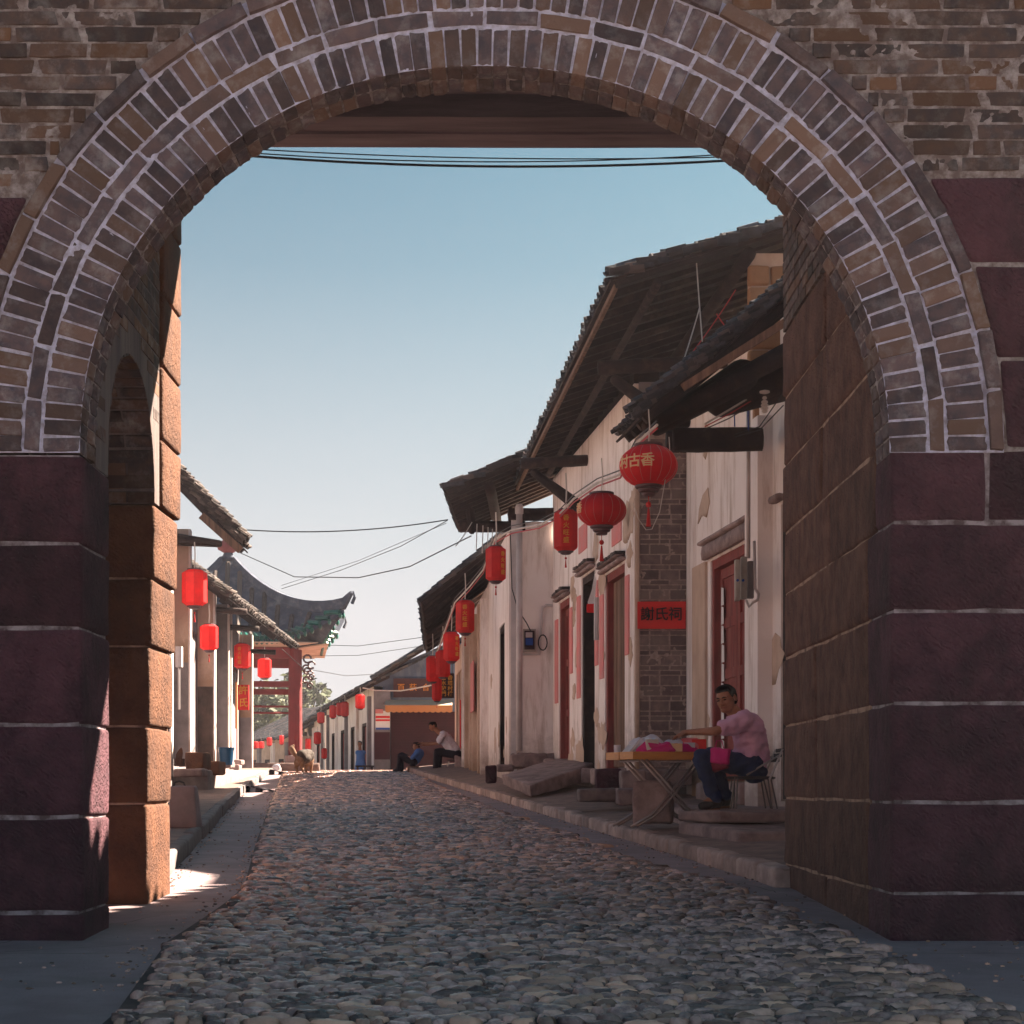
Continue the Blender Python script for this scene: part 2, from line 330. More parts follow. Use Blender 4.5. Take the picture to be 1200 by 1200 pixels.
def text(body, size, pos, xdir, updir, m, parent, name='lettering', thick=.002, label=None, align='CENTER'):
    cu = bpy.data.curves.new('txt', 'FONT'); cu.body = body; cu.size = size; cu.align_x = align; cu.align_y = 'CENTER'; cu.extrude = thick; cu.resolution_u = 3
    cu.offset = size*.012
    o = bpy.data.objects.new('txt', cu); COL.objects.link(o)
    dg = bpy.context.evaluated_depsgraph_get(); me = bpy.data.meshes.new_from_object(o.evaluated_get(dg))
    bpy.data.objects.remove(o); bpy.data.curves.remove(cu)
    x = Vector(xdir).normalized(); u = Vector(updir).normalized(); n = x.cross(u)
    mt = Matrix((x, u, n)).transposed().to_4x4(); mt.translation = Vector(pos)-rootloc(parent)
    me.transform(mt); me.materials.clear(); me.materials.append(m); me.name = name
    ob = link(name, me, parent)
    if label: ob['label'] = label
    return ob
def sag(p0, p1, s, n=12):
    p0 = Vector(p0); p1 = Vector(p1)
    return [p0.lerp(p1, i/n)-Vector((0,0,s*4*(i/n)*(1-i/n))) for i in range(n+1)]
def h(Y):
    if Y < 46: return .03*(Y-8.1)
    if Y < 54: t = Y-46; return 1.137+.03*t-.0045*t*t
    return 1.089-.042*(Y-54) if Y < 75 else .207
# ================================================================== GROUND
def poly_at(tab, Y):
    if Y <= tab[0][0]: return tab[0][1]
    for (a, xa), (b, xb) in zip(tab, tab[1:]):
        if Y <= b: return xa+(xb-xa)*(Y-a)/(b-a)
    return tab[-1][1]
KR = [(11.2,1.806),(45.5,-2.55),(50,-2.9),(54,-3.0)]           # right kerb, foot
KL = [(10.4,-2.2),(11.8,-2.37),(28.1,-4.43),(44,-6.16),(46.5,-6.1),(48,-5.2)]          # left kerb
CR = [(0,2.0),(6.32,1.77),(7.86,1.67),(9.61,1.55),(11.28,1.44),(12.1,1.22),(13.4,1.0),(16.3,.67),(20,.124),(27.7,-.79),(45,-2.6),(60,-4)]
CL = [(0,-1.1),(6.32,-1.41),(7.86,-1.62),(8.94,-1.63),(10.66,-1.67),(15.3,-2.28),(29,-4.0),(45,-6.0),(60,-9)]
def strip(Ys, fl, fr, fz, n=1):
    mb = MB(); vs = []; fs = []
    for Y in Ys:
        a, b = fl(Y), fr(Y)
        for k in range(n+1):
            x = a+(b-a)*k/n; vs.append((x, Y, fz(Y, k/n)))
    for i in range(len(Ys)-1):
        for k in range(n):
            q = i*(n+1)+k; fs.append((q, q+1, q+n+2, q+n+1))
    mb.add(vs, fs); return mb
Yall = [-30,-10,0,4,8,12,16,20,24,28,32,36,40,43,46,48,50,52,54,58,64,70,76,90,120,200,400]
structure('ground', strip(Yall, lambda Y: -200, lambda Y: 200, lambda Y, t: h(Y)-.03), M['earth'])
Yr = [-4,0,2,4,6,8]+list(np.arange(9,46,1.0))+list(np.arange(46,76,2.0))
structure('road', strip(Yr, lambda Y: -4.6 if Y < 10.2 else poly_at(KL,Y)-.15-(2.0*(Y-54)/20 if Y>54 else 0), lambda Y: 4.6 if Y < 10.9 else poly_at(KR,Y)+.15-(2.5*(Y-54)/20 if Y>54 else 0), lambda Y, t: h(Y)), M['concrete'])
bed = structure('cobbled_road', strip(Yr, lambda Y: poly_at(CL,Y), lambda Y: poly_at(CR,Y), lambda Y, t: h(Y)+.010, n=6), M['bed'])
# --- cobbles : domed elongated river stones set in the bedding
def dome(seed, n=9):
    """unit cobble: half ellipsoid with irregular plan"""
    r_ = random.Random(seed); vs = []; fs = []
    ph = [r_.uniform(0, 6.28) for _ in range(3)]
    def rad(a): return 1+.15*math.sin(2*a+ph[0])+.13*math.sin(3*a+ph[1])+.09*math.sin(4*a+ph[2])
    rings = [(1.0,-.35),(.98,.45),(.80,.86),(.42,1.0)]
    for (q, z) in rings:
        for k in range(n):
            a = 2*math.pi*k/n; vs.append((q*rad(a)*math.cos(a), q*rad(a)*math.sin(a), z+r_.uniform(-.14,.14)))
    vs.append((r_.uniform(-.1,.1), r_.uniform(-.1,.1), 1.04))
    for i in range(3):
        for k in range(n): fs.append((i*n+k, i*n+(k+1)%n, (i+1)*n+(k+1)%n, (i+1)*n+k))
    for k in range(n): fs.append((3*n+k, 3*n+(k+1)%n, 4*n))
    return np.array(vs), fs
DOMES = [dome(i) for i in range(16)]
spots = []; Y = 5.7
while Y < 52:
    g = 1+max(0, (Y-9))*.022
    py_ = .054*g; px_ = .094*g
    x = poly_at(CL, Y)+R.uniform(.0,.1)+.05*noise.noise(Vector((Y*1.7,0,0))); xe = poly_at(CR, Y)-.02+.06*noise.noise(Vector((Y*1.7,9,0)))+R.uniform(-.04,.03)
    row = 0
    while x < xe:
        wv = px_*R.choice([.5,.65,.8,.9,1.0,1.1,1.3,1.7])
        hh = py_*R.uniform(.8,1.25)
        spots.append((x+wv/2, Y+R.uniform(-.35,.35)*py_, wv*.50, hh*.55, R.gauss(0,.28), R.uniform(.014,.034)*(1+.2*(g-1))))
        x += wv*1.0
    Y += py_*.92
def vis(sp):
    px = CX+sp[0]/sp[1]*F; py = HZ+(EYE-h(sp[1]))/sp[1]*F
    return 0 < px < 1195 and py < 1198
near = [i for i, s in enumerate(spots) if vis(s)][:300]; nearset = set(near)
dm = []
for vs, fs in DOMES:
    me = bpy.data.meshes.new('cobblestone'); me.from_pydata(vs.tolist(), [], fs); me.materials.append(M['cobble']); me.shade_smooth(); dm.append(me)
V = []; Fc = []; T = []; off = 0
for i, (x, y, a, b, ro, z) in enumerate(spots):
    tilt = R.uniform(-.1,.1)
    if i in nearset:
        o = bpy.data.objects.new('cobblestone', R.choice(dm)); COL.objects.link(o); o.parent = bed
        o.location = (x, y, h(y)+.004); o.rotation_euler = (R.uniform(-.06,.06), tilt*.6, ro); o.scale = (a, b, z)
        continue
    vs, fs = DOMES[i % 16]
    q = vs*np.array([a, b, z]); c, s_ = math.cos(ro), math.sin(ro)
    q = np.stack([q[:,0]*c-q[:,1]*s_, q[:,0]*s_+q[:,1]*c, q[:,2]+q[:,0]*tilt*.5], 1)+np.array([x, y, h(y)+.004])
    V.append(q); Fc += [tuple(k+off for k in f) for f in fs]; off += len(q); T += [R.random()]*len(q)
me = bpy.data.meshes.new('cobbles'); me.from_pydata(np.concatenate(V).tolist(), [], Fc); me.materials.append(M['cobble']); me.shade_smooth()
at = me.attributes.new('tone', 'FLOAT', 'POINT'); at.data.foreach_set('value', np.array(T, dtype=np.float32))
o = link('cobble', me, bed); o['kind'] = 'stuff'
# --- pavements
def fac1(Y): return 5.108-.127*Y
def fac2(Y): return 4.454-.127*Y
def fac3(Y): return 2.27-.075*Y
def facR(Y): return fac1(Y) if Y < 21.4 else (fac2(Y) if Y < 28.1 else fac3(Y))
def zR(Y, t): return h(Y)+.12+.14*t
Yp = [10.9]+list(np.arange(12,49,1.0))
pr = structure('pavement_right', strip(Yp, lambda Y: poly_at(KR,Y)+.06, lambda Y: (facR(Y) if Y>15 else 5.0)+.1, lambda Y, t: zR(Y,t)-.002, n=6), M['pave'])
Y = 10.95
def kerbrow(parent, tab, Y0, Y1, side, m, top=.12, wdt=.16, step=(.35,.7)):
    Y = Y0; k = 0
    while Y < Y1:
        L = R.uniform(*step)*(1+max(0,Y-25)*.02); Ye = min(Y+L-.012, Y1)
        xa, xb = poly_at(tab,Y), poly_at(tab,Ye); jt = R.uniform(-.012,.012); jz = R.uniform(-.008,.01)
        w_ = wdt*side
        mb = MB(); c = [(xa+jt,Y,h(Y)-.05),(xa+w_,Y,h(Y)-.05),(xb+w_,Ye,h(Ye)-.05),(xb+jt,Ye,h(Ye)-.05)]
        c += [(q[0],q[1],q[2]+.05+top+jz) for q in c]
        if side < 0: c = [c[1],c[0],c[3],c[2],c[5],c[4],c[7],c[6]]
        near_ = Y < 22
        mb.block(c, seg=(3,5,3) if near_ else (2,3,2), rnd=.018, amp=.012 if near_ else .01, fs=7, seed=k)
        mb.build('kerb_stone', m, parent, smooth=near_); Y += L; k += 1
kerbrow(pr, KR, 10.95, 50, 1, M['kerb'])
def zL(Y, t): return h(Y)+.13+.02*t
pl = structure('pavement_left', strip([10.3]+list(np.arange(11.5,48.6,1.0)), lambda Y: -12.0, lambda Y: poly_at(KL,Y)-.05, lambda Y, t: zL(Y,1-t), n=2), M['pave'])
kerbrow(pl, KL, 10.5, 47.9, -1, M['kerbgrey'], top=.14, wdt=.12, step=(.9,1.4))

# joints, cracks and grit on the concrete strips beside the cobbles
M['crack'] = mat('dark_joint', (.035,.03,.03), bump=0)
def ribbon(name, pts, wd, parent):
    mb = MB(); vs = []; fs = []
    for i, (x, y) in enumerate(pts):
        a = Vector(pts[max(i-1,0)]); b = Vector(pts[min(i+1,len(pts)-1)]); d = (b-a).normalized(); n = Vector((-d.y, d.x))*wd*R.uniform(.3,1)/2
        vs += [(x-n.x, y-n.y, h(y)+.0045), (x+n.x, y+n.y, h(y)+.0045)]
    for i in range(len(pts)-1): fs.append((2*i, 2*i+1, 2*i+3, 2*i+2))
    mb.add(vs, fs); return mb.build(name, M['crack'], parent)
road = bpy.data.objects['road']
for Yj in (7.6, 10.0, 12.6, 15.4, 18.4, 21.6, 25, 29, 33.5):
    for tab, kr, s_ in ((CL, KL, -1), (CR, KR, 1)):
        x0 = poly_at(tab, Yj); x1 = poly_at(kr, Yj) if Yj > 10.6 else (4.4*s_)
        ribbon('slab_joint', [(x0+(x1-x0)*i/14, Yj+.02*noise.noise(Vector((i*.9,Yj,0)))) for i in range(15)], .012, road)
for (xa, ya, xb, yb) in ((1.75,9.6,2.5,8.2),(2.0,8.9,3.3,8.4),(1.62,11.2,1.9,9.9),(-1.9,9.2,-2.6,7.6),(-1.8,12.4,-2.3,13.8),(1.3,13.9,1.6,13.0),(-3.0,7.3,-1.8,7.9)):
    ribbon('crack', [(xa+(xb-xa)*i/12+.05*noise.noise(Vector((i*.7,xa,1))), ya+(yb-ya)*i/12+.06*noise.noise(Vector((i*.7,ya,7)))) for i in range(13)], .009, road)
gr = MB()
for k in range(1500):
    Yg = 6.5+R.random()**1.6*26; side_ = R.random() < .5; tab, kr = (CL, KL) if side_ else (CR, KR)
    xe = poly_at(tab, Yg); xk = poly_at(kr, Yg) if Yg > 11 else (-2.6 if side_ else 2.6)
    t = R.choice([R.uniform(0,.15), R.uniform(.85,.99), R.uniform(0,1)]); x = xe+(xk-xe)*t; q = R.uniform(.003,.011); gr.tone = R.random()
    gr.ell((x, Yg, h(Yg)+q*.5), (q*R.uniform(.8,1.6), q, q*.6), 5, 3)
gr.build('grit', M['cobble'], road, kind='stuff')
# ================================================================== GATE
D0 = 8.1
gate = thing('gate_tower', 'brick and red sandstone town gate tower with a wide arched passage over the road', 'gate', (0, D0, 0))
AC = Vector((-.0837, 2.396)); AA = 1.983; AB = 1.895; AN = 2.1
def apt(t, off=0.0):
    """arch intrados point at parameter t (0 right .. pi left) and outward normal"""
    c, s_ = math.cos(t), math.sin(t)
    f = lambda u: Vector((math.copysign(abs(math.cos(u))**(2/AN), math.cos(u))*AA, abs(math.sin(u))**(2/AN)*AB))
    p = f(t); e = 1e-3
    a, b = f(max(t-e, 0)), f(min(t+e, math.pi))
    d = (b-a).normalized(); n = Vector((d.y, -d.x))
    if n.dot(p) < 0: n = -n
    return AC+p+n*off, n
TT = np.linspace(0, math.pi, 721)
def ring_samples(off):
    pts = [apt(t, off) for t in TT]; L = [0]
    for a, b in zip(pts, pts[1:]): L.append(L[-1]+(b[0]-a[0]).length)
    return pts, L
def at_len(pts, L, s):
    i = int(np.searchsorted(L, s)); i = min(max(i, 1), len(L)-1); k = (s-L[i-1])/max(L[i]-L[i-1], 1e-6)
    p = pts[i-1][0].lerp(pts[i][0], k); n = pts[i-1][1].lerp(pts[i][1], k).normalized(); return p, n
# unit brick variants (1x1x1 centred), worn edges
def unit_bricks(m, n=12, name='brick', amp=.06):
    out = []
    for k in range(n):
        mb = MB(); mb.bbox(-.5,.5,-.5,.5,-.5,.5, seg=(5,2,3), rnd=.05, amp=amp, fs=2.6, seed=k*1.7+3)
        out.append(mb.mesh(name, m))
    return out
VB = unit_bricks(M['voussoir'], name='voussoir'); BB = unit_bricks(M['brick'])
def put(me, name, parent, loc, scale, rot=(0,0,0)):
    o = bpy.data.objects.new(name, me); COL.objects.link(o); o.parent = parent
    o.location = Vector(loc)-rootloc(parent); o.scale = scale; o.rotation_euler = rot; return o
nv = 0
for (o0, o1, pitch, rows, proud) in ((0.0,.190,.0795,((8.1,8.252),(8.262,8.415)),0), (.199,.276,.262,((8.1,8.25),),.0), (.285,.481,.084,((8.1,8.25),),.002), (.489,.563,.30,((8.09,8.24),),.012)):
    mid = (o0+o1)/2; pts, L = ring_samples(mid); n = round(L[-1]/pitch)
    for k in range(n):
        s = L[-1]*(k+.5)/n+R.uniform(-.004,.004); p, nn = at_len(pts, L, s); ang = math.atan2(nn.x, nn.y)
        for ri, (y0, y1) in enumerate(rows):
            wd = L[-1]/n-R.uniform(.004,.013); jo = R.uniform(-.003,.003)
            put(R.choice(VB), 'voussoir', gate, (p.x+nn.x*jo, (y0+y1)/2-proud+R.uniform(-.004,.003), p.y+nn.y*jo), (wd, y1-y0, o1-o0-R.uniform(0,.008)), (0, ang+R.uniform(-.012,.012), 0)); nv += 1
print('voussoirs', nv)
# mortar core of the front arch wall
def archwall(mb, x0, x1, ztop, y0, y1, off, zb=AC.y):
    N = 64; A = [apt(math.pi*i/N, off)[0] for i in range(N+1)]
    def outer(p):
        d = p-AC; d = d if d.length else Vector((1,0))
        tx = ((x1-AC.x) if d.x > 0 else (x0-AC.x))/d.x if abs(d.x) > 1e-6 else 1e9
        tz = (ztop-AC.y)/d.y if d.y > 1e-6 else 1e9
        t = min(tx, tz); return AC+d*t
    O = [outer(a) for a in A]
    for i in range(N):
        a, b, c, d = A[i], A[i+1], O[i+1], O[i]
        if (O[i].y < ztop-1e-4) != (O[i+1].y < ztop-1e-4):
            cx_ = x1 if O[i].x > AC.x else x0; cn = Vector((cx_, ztop))
            mb.add([(q.x, y0, q.y) for q in (c, cn, d)], [(0,1,2)]); mb.add([(q.x, y1, q.y) for q in (c, cn, d)], [(2,1,0)])
        mb.add([(a.x,y0,a.y),(b.x,y0,b.y),(c.x,y0,c.y),(d.x,y0,d.y),(a.x,y1,a.y),(b.x,y1,b.y),(c.x,y1,c.y),(d.x,y1,d.y)], [(0,3,2,1),(4,5,6,7),(0,1,5,4)])
mb = MB(); archwall(mb, -4.6, 4.6, 6.6, 8.113, 8.41, .010); mb.build('mortar', M['mortar'], gate)
mb = MB(); N = 96
for i in range(N):
    a, b, c, d = apt(math.pi*i/N, .008)[0], apt(math.pi*(i+1)/N, .008)[0], apt(math.pi*(i+1)/N, .568)[0], apt(math.pi*i/N, .568)[0]
    y0, y1 = 8.107, 8.112; pass
def smear(x, z, k=0.0):
    v = Vector((x*14, k, z*14)); return noise.noise(v)*.55+noise.noise(v*2.7)*.35+noise.noise(v*.35)*.5
vs = []; fs = []; NA, NR = 760, 46
for j in range(NR+1):
    for i in range(NA+1):
        p = apt(math.pi*i/NA, .004+.562*j/NR)[0]
        vs.append((p.x, 8.1068-.0062*smear(p.x, p.y), p.y))
for j in range(NR):
    for i in range(NA): q = j*(NA+1)+i; fs.append((q, q+1, q+NA+2, q+NA+1))
mb.add(vs, fs); mb.build('arch_mortar', M['archmortar'], gate)
# the joints of the wall above: mortar smeared unevenly over the brick edges
vs = []; fs = []; idx = {}; st_ = .0115; mb = MB()
nx_, nz_ = int(5.8/st_), int(1.45/st_)
def okp(x, z):
    dx, dz = abs(x-AC.x)/(AA+.58), max(0, z-AC.y)/(AB+.58); return dx**AN+dz**AN > 1.0 and z > (3.665 if x < 0 else 3.76)
for j in range(nz_+1):
    for i in range(nx_+1):
        x, z = -2.9+i*st_, 3.6+j*st_
        if okp(x, z): idx[(i,j)] = len(vs); vs.append((x, 8.1095-.009*smear(x, z, 5.0), z))
for (i, j), q in idx.items():
    if (i+1,j) in idx and (i,j+1) in idx and (i+1,j+1) in idx: fs.append((q, idx[(i+1,j)], idx[(i+1,j+1)], idx[(i,j+1)]))
mb.add(vs, fs); mb.build('wall_mortar', M['mortar'], gate)
# brickwork above
def outx(z, off=.572):
    """half width of the outermost ring at height z"""
    b = AB+off; a = AA+off; q = (z-AC.y)/b
    if q >= 1: return -1
    return a*(1-abs(q)**AN)**(1/AN)
rows = []; z = 3.70; k = 0
while z < 6.5:
    hw = outx(z+.03)
    for side in (-1, 1):
        zlim = 3.66 if side < 0 else 3.755
        if z < zlim: continue
        start = (hw+.0 if hw > 0 else 0); x = start; 
        first = True; x = (math.floor(start/.36)*.36)-((k%2)*.17)-R.uniform(0,.1)
        while x < 4.4:
            L = R.choice([.36,.36,.34,.15,.30]) ; a, b = x, x+L
            xa = max(a, (hw if hw > 0 else 0)); 
            if b-xa > .05:
                rows.append((AC.x+side*(xa+b)/2, z+.034, b-xa-.014, side))
            x += L
    z += .0795; k += 1
rows.sort(key=lambda r: (abs(r[0]+.05) > 2.62 or r[1] > 4.68, r[1]))
st = MB()
for i, (x, z, L, side) in enumerate(rows):
    if i < 300:
        put(R.choice(BB), 'brick', gate, (x, 8.105+.075+R.uniform(-.006,.004), z), (L+.004, .15, .069+R.uniform(-.003,.003)), (0, R.uniform(-.006,.006), 0))
    else:
        st.tone = R.random(); y = 8.105+R.uniform(-.006,.004); st.box(x-L/2, x+L/2, y, y+.14, z-.034, z+.034)
print('wall bricks', len(rows))
st.build('brick', M['brick'], gate, kind='stuff')
# stone blocks
def sblock(x0, x1, y0, y1, z0, z1, m='stone', parent=None, g=.006, amp=.009, **k):
    parent = parent or gate
    sx = max(2, min(8, int(abs(x1-x0)/.12)+1)); sy = max(2, min(8, int((y1-y0)/.12)+1)); sz = max(3, min(7, int((z1-z0)/.10)+1))
    mb = MB(); mb.bbox(x0+g, x1-g, y0+g, y1-g, z0+g, z1-g, seg=(sx,sy,sz), rnd=.013, amp=amp, fs=5.5, seed=R.uniform(0,50))
    return mb.build('stone_block', M[m], parent, smooth=True)
XR = 1.904; XL = -2.054
zr = [-.10,.23,.68,1.165,1.62,2.055,2.415]
for i in range(6):
    z0, z1 = zr[i], zr[i+1]
    q = 8.45 if i in (0,5) else 8.1+R.choice([.55,.7,.9])
    xs = [XR, XR+ (.48 if i == 5 else R.uniform(.9,1.4)), 4.6]
    if i == 0: sblock(XR+.0, 2.6, 8.09, 8.62, z0, z1); sblock(2.6, 4.6, 8.09, 8.62, z0, z1)
    else:
        sblock(xs[0], xs[1], 8.1, 8.62 if i!=5 else 8.45, z0, z1); sblock(xs[1], xs[2], 8.1, 8.62, z0, z1)
# right passage wall courses above and behind
zr2 = [-.10,.23,.68,1.165,1.62,2.055,2.47,2.92,3.38,3.82]
for i in range(len(zr2)-1):
    z0, z1 = zr2[i], zr2[i+1]; s0 = 8.62 if i < 5 else 8.45
    cut = s0+R.uniform(1.0,1.6)
    sblock(XR+R.uniform(-.008,.008), XR+.5, s0, cut, z0, z1, 'stone3', amp=.011); sblock(XR+R.uniform(-.008,.008), XR+.5, cut, 11.2, z0, z1, 'stone3', amp=.011)
# thin brick courses above the stones on the right passage wall
z = 3.83
pb = MB()
while z < 5.3:
    y = 8.45-R.uniform(0,.2)
    while y < 11.15:
        L = R.choice([.34,.3,.16]); pb.tone = R.random(); e = min(y+L-.012, 11.18)
        pb.box(XR+R.uniform(-.004,.004), XR+.12, max(y,8.43), e, z, z+.064); y += L
    z += .0795
pb.build('passage_brick', M['brick'], gate, kind='stuff')
# left pier
zl = [-.12,.137,.605,1.06,1.535,1.95,2.385]
for i in range(6):
    z0, z1 = zl[i], zl[i+1]
    x1 = XL; cut = x1-R.uniform(.8,1.2)
    sblock(cut, x1, 8.1, 8.68, z0, z1); sblock(-4.6, cut, 8.1, 8.68, z0, z1)
# back pier on the left: its lit passage face and its jamb that faces the camera
zb = [-.05,.653,1.116,1.595,2.0,2.445]
for i in range(5):
    z0, z1 = zb[i], zb[i+1]
    sblock(-3.1, -2.11+[0,.005,.015,.03,.045][i], 9.85, 10.55, z0, z1, 'stone2', amp=.006); sblock(-4.4, -3.1, 9.87, 10.5, z0, z1, 'stone2')
zz = 2.445
for z1 in (2.86,3.30,3.74,4.2,4.66,5.1):
    sblock(-2.55, -2.055+.004*z1, 9.98, 10.55, zz, z1, 'stone2', amp=.006); zz = z1
# joint mortar cores
e = .024
for q in ((XR+e, 4.6, 8.1+.015, 8.6, -.1, 2.41), (-4.6, XL-e, 8.1+.015, 8.66, -.1, 2.385), (XR+.021, XR+.8, 8.63, 11.19, -.1, 3.82), (-4.4, -2.11-e, 9.85+e, 10.54, -.1, 2.44), (-2.5, -2.11-e, 9.98+e, 10.54, 2.44, 5.3)):
    mb = MB(); mb.box(*q); mb.build('joint_mortar', M['joint2'] if q[2] > 8.2 else M['joint'], gate)
# blocks beside the outer ring between springing and brick field
for side, zs in ((1,[2.415,2.86,3.32,3.755]), (-1,[2.385,2.83,3.25,3.66])):
    for z0, z1 in zip(zs, zs[1:]):
        xa, xb = outx(z0+.05), outx(z1)
        cuts = [0, R.uniform(.7,1.0), 2.2]
        for c0, c1 in zip(cuts, cuts[1:]):
            a0 = xa if c0 == 0 else xa+c0; b0 = xb if c0 == 0 else xa+c0
            a1 = xa+c1; g = .008
            if side > 0: c = [(AC.x+a0+g,8.1,z0+g),(AC.x+a1-g,8.1,z0+g),(AC.x+a1-g,8.4,z0+g),(AC.x+a0+g,8.4,z0+g),(AC.x+b0+g,8.1,z1-g),(AC.x+a1-g,8.1,z1-g),(AC.x+a1-g,8.4,z1-g),(AC.x+b0+g,8.4,z1-g)]
            else: c = [(AC.x-a1+g,8.1,z0+g),(AC.x-a0-g,8.1,z0+g),(AC.x-a0-g,8.4,z0+g),(AC.x-a1+g,8.4,z0+g),(AC.x-a1+g,8.1,z1-g),(AC.x-b0-g,8.1,z1-g),(AC.x-b0-g,8.4,z1-g),(AC.x-a1+g,8.4,z1-g)]
            q = MB(); q.block(c, seg=(8,3,5), rnd=.013, amp=.008, fs=4.5, seed=R.uniform(0,50)); q.build('stone_block', M['stone'], gate, smooth=True)
# left passage wall with the pointed brick side arch
yc, hwid, zs_, zt = 9.265, .585, 2.45, 3.17
mb = MB(); N = 24
def sarch(i):
    t = math.pi*i/N; return yc-hwid*math.cos(t), zs_+(zt-zs_)*abs(math.sin(t))**.9
X0 = -2.07
for i in range(N):
    (ya, za), (yb, zb_) = sarch(i), sarch(i+1)
    mb.hexa([(X0-.5,ya,za),(X0,ya,za),(X0,yb,zb_),(X0-.5,yb,zb_),(X0-.5,ya,5.35),(X0,ya,5.35),(X0,yb,5.35),(X0-.5,yb,5.35)])
mb.box(X0-.5, X0, 8.42, yc-hwid, 2.385, 5.35); mb.box(X0-.5, X0, yc+hwid, 9.98, 2.45, 5.35)
mb.build('passage_wall', M['oldplaster'], gate)
# jamb brickwork seen inside the side arch (courses facing the camera)
z = 2.452; k = 0
while z < 3.4:
    x = -2.10-(.0 if k%2 else .0); first = True
    L0 = .17 if k%2 else .34
    while x > -2.9:
        L = L0 if first else .34; first = False
        if z+.066 < zs_+(zt-zs_)*1.0:
            put(R.choice(BB), 'brick', gate, (x-L/2, 9.84+.06+.01, z+.034), (L-.014,.13,.064)) if False else None
        x -= L
    z += .0795; k += 1
jb = MB(); z = 2.452; k = 0
while z < 3.35:
    x = -2.09; L = .17 if k%2 else .34
    while x > -3.6:
        jb.tone = R.random(); jb.box(x-L+.014, x, 9.845+R.uniform(-.004,.004), 9.98, z, z+.064); x -= L; L = .34
    z += .0795; k += 1
jb.build('jamb_brick', M['brick'], gate, kind='stuff')
mb = MB(); mb.box(-3.7, -2.11, 9.856, 10.0, 2.445, 3.4)
# soffit of the side arch and the closed side passage
for i in range(N):
    (ya, za), (yb, zb_) = sarch(i), sarch(i+1)
    mb.hexa([(-3.9,ya,za),(X0-.5,ya,za),(X0-.5,yb,zb_),(-3.9,yb,zb_),(-3.9,ya,za+.2),(X0-.5,ya,za+.2),(X0-.5,yb,zb_+.2),(-3.9,yb,zb_+.2)])
mb.box(-4.5, -3.7, 8.66, 9.9, -.1, 3.6)
mb.build('side_passage', M['oldplaster'], gate)
ab = MB(); pa = [Vector(sarch(i*.25)) for i in range(4*N+1)]; La = [0]
for a_, b_ in zip(pa, pa[1:]): La.append(La[-1]+(b_-a_).length)
kk = 0; s0 = 0
while s0 < La[-1]-.03:
    i0 = int(np.searchsorted(La, s0)); i1 = min(int(np.searchsorted(La, s0+.066)), len(pa)-1); a_, b_ = pa[min(i0,len(pa)-2)], pa[i1]
    if (b_-a_).length > .02:
        cdir = Vector((yc, 2.35))-(a_+b_)/2; cdir = cdir.normalized()*.012; x = -2.069; L = .17 if kk%2 else .34
        while x > -3.4:
            ab.tone = R.random(); q_ = [(x-L+.013, a_), (x, a_)]
            lo = a_+cdir*(1+R.uniform(-.3,.3)); hi = b_+cdir*(1+R.uniform(-.3,.3))
            ab.hexa([(x-L+.013,a_.x,a_.y),(x,a_.x,a_.y),(x,b_.x,b_.y),(x-L+.013,b_.x,b_.y),(x-L+.013,lo.x,lo.y),(x,lo.x,lo.y),(x,hi.x,hi.y),(x-L+.013,hi.x,hi.y)]); x -= L; L = .34
    s0 += .0795; kk += 1
ab.build('side_arch_brick', M['brick'], gate, kind='stuff')
wb = MB(); z = 2.47; kk = 0
while z < 5.3:
    y = 8.45-(.17 if kk%2 else 0)
    while y < 9.96:
        L = .34; a_, b_ = max(y, 8.43), min(y+L-.013, 9.97); y += L
        def inside(yy): 
            t = (yy-yc)/hwid
            return abs(t) < 1.12 and z < zs_+(zt-zs_)*math.sqrt(max(0, 1-min(1,abs(t))**2))+.10
        if b_-a_ < .04 or inside(a_) or inside(b_) or inside((a_+b_)/2): continue
        wb.tone = R.random(); xx = X0+R.uniform(.001,.007); wb.box(X0-.05, xx, a_, b_, z, z+.064)
    z += .0795; kk += 1
wb.build('passage_brick', M['brick'], gate, kind='stuff')
# unseen walls added on both sides of the tower to block stray sun
for x0, x1 in ((4.62, 14), (-14, -4.62)):
    mb = MB(); mb.box(x0, x1, 8.2, 10.4, -.3, 5.6); mb.build('sun_block_wall', M['stone3'], gate)
# upper storey floor, timber lintels over the back opening
mb = MB(); mb.box(-4.6, 4.6, 8.41, 11.18, 5.62, 6.6); mb.box(XR+.8, 4.6, 8.6, 11.18, -.1, 5.62); mb.box(-4.6, -2.6, 8.66, 10.5, 3.5, 5.62)
mb.build('tower_core', M['oldplaster'], gate)
for (y0, y1, z0, z1) in ((10.62,10.86,5.06,5.27),(10.52,10.615,5.20,5.37),(10.865,11.1,5.045,5.09),(10.40,10.515,5.33,5.62)):
    mb = MB(); mb.bbox(-2.3, 2.1, y0, y1, z0, z1, seg=(14,2,2), rnd=.01, amp=.006, fs=1.5, seed=z0*3); mb.build('lintel_beam', M['beam'], gate)
mb = MB(); mb.box(-2.3, 2.1, 10.88, 11.15, 5.095, 5.62); mb.build('lintel_board', M['beam'], gate)
for k in range(11):
    y = 8.44+k*.178; mb = MB(); mb.box(-2.3, 2.1, y, y+.168, 5.57+R.uniform(0,.006), 5.61); mb.build('ceiling_board', M['beam'], gate)
for s_ in (0,):
    pass
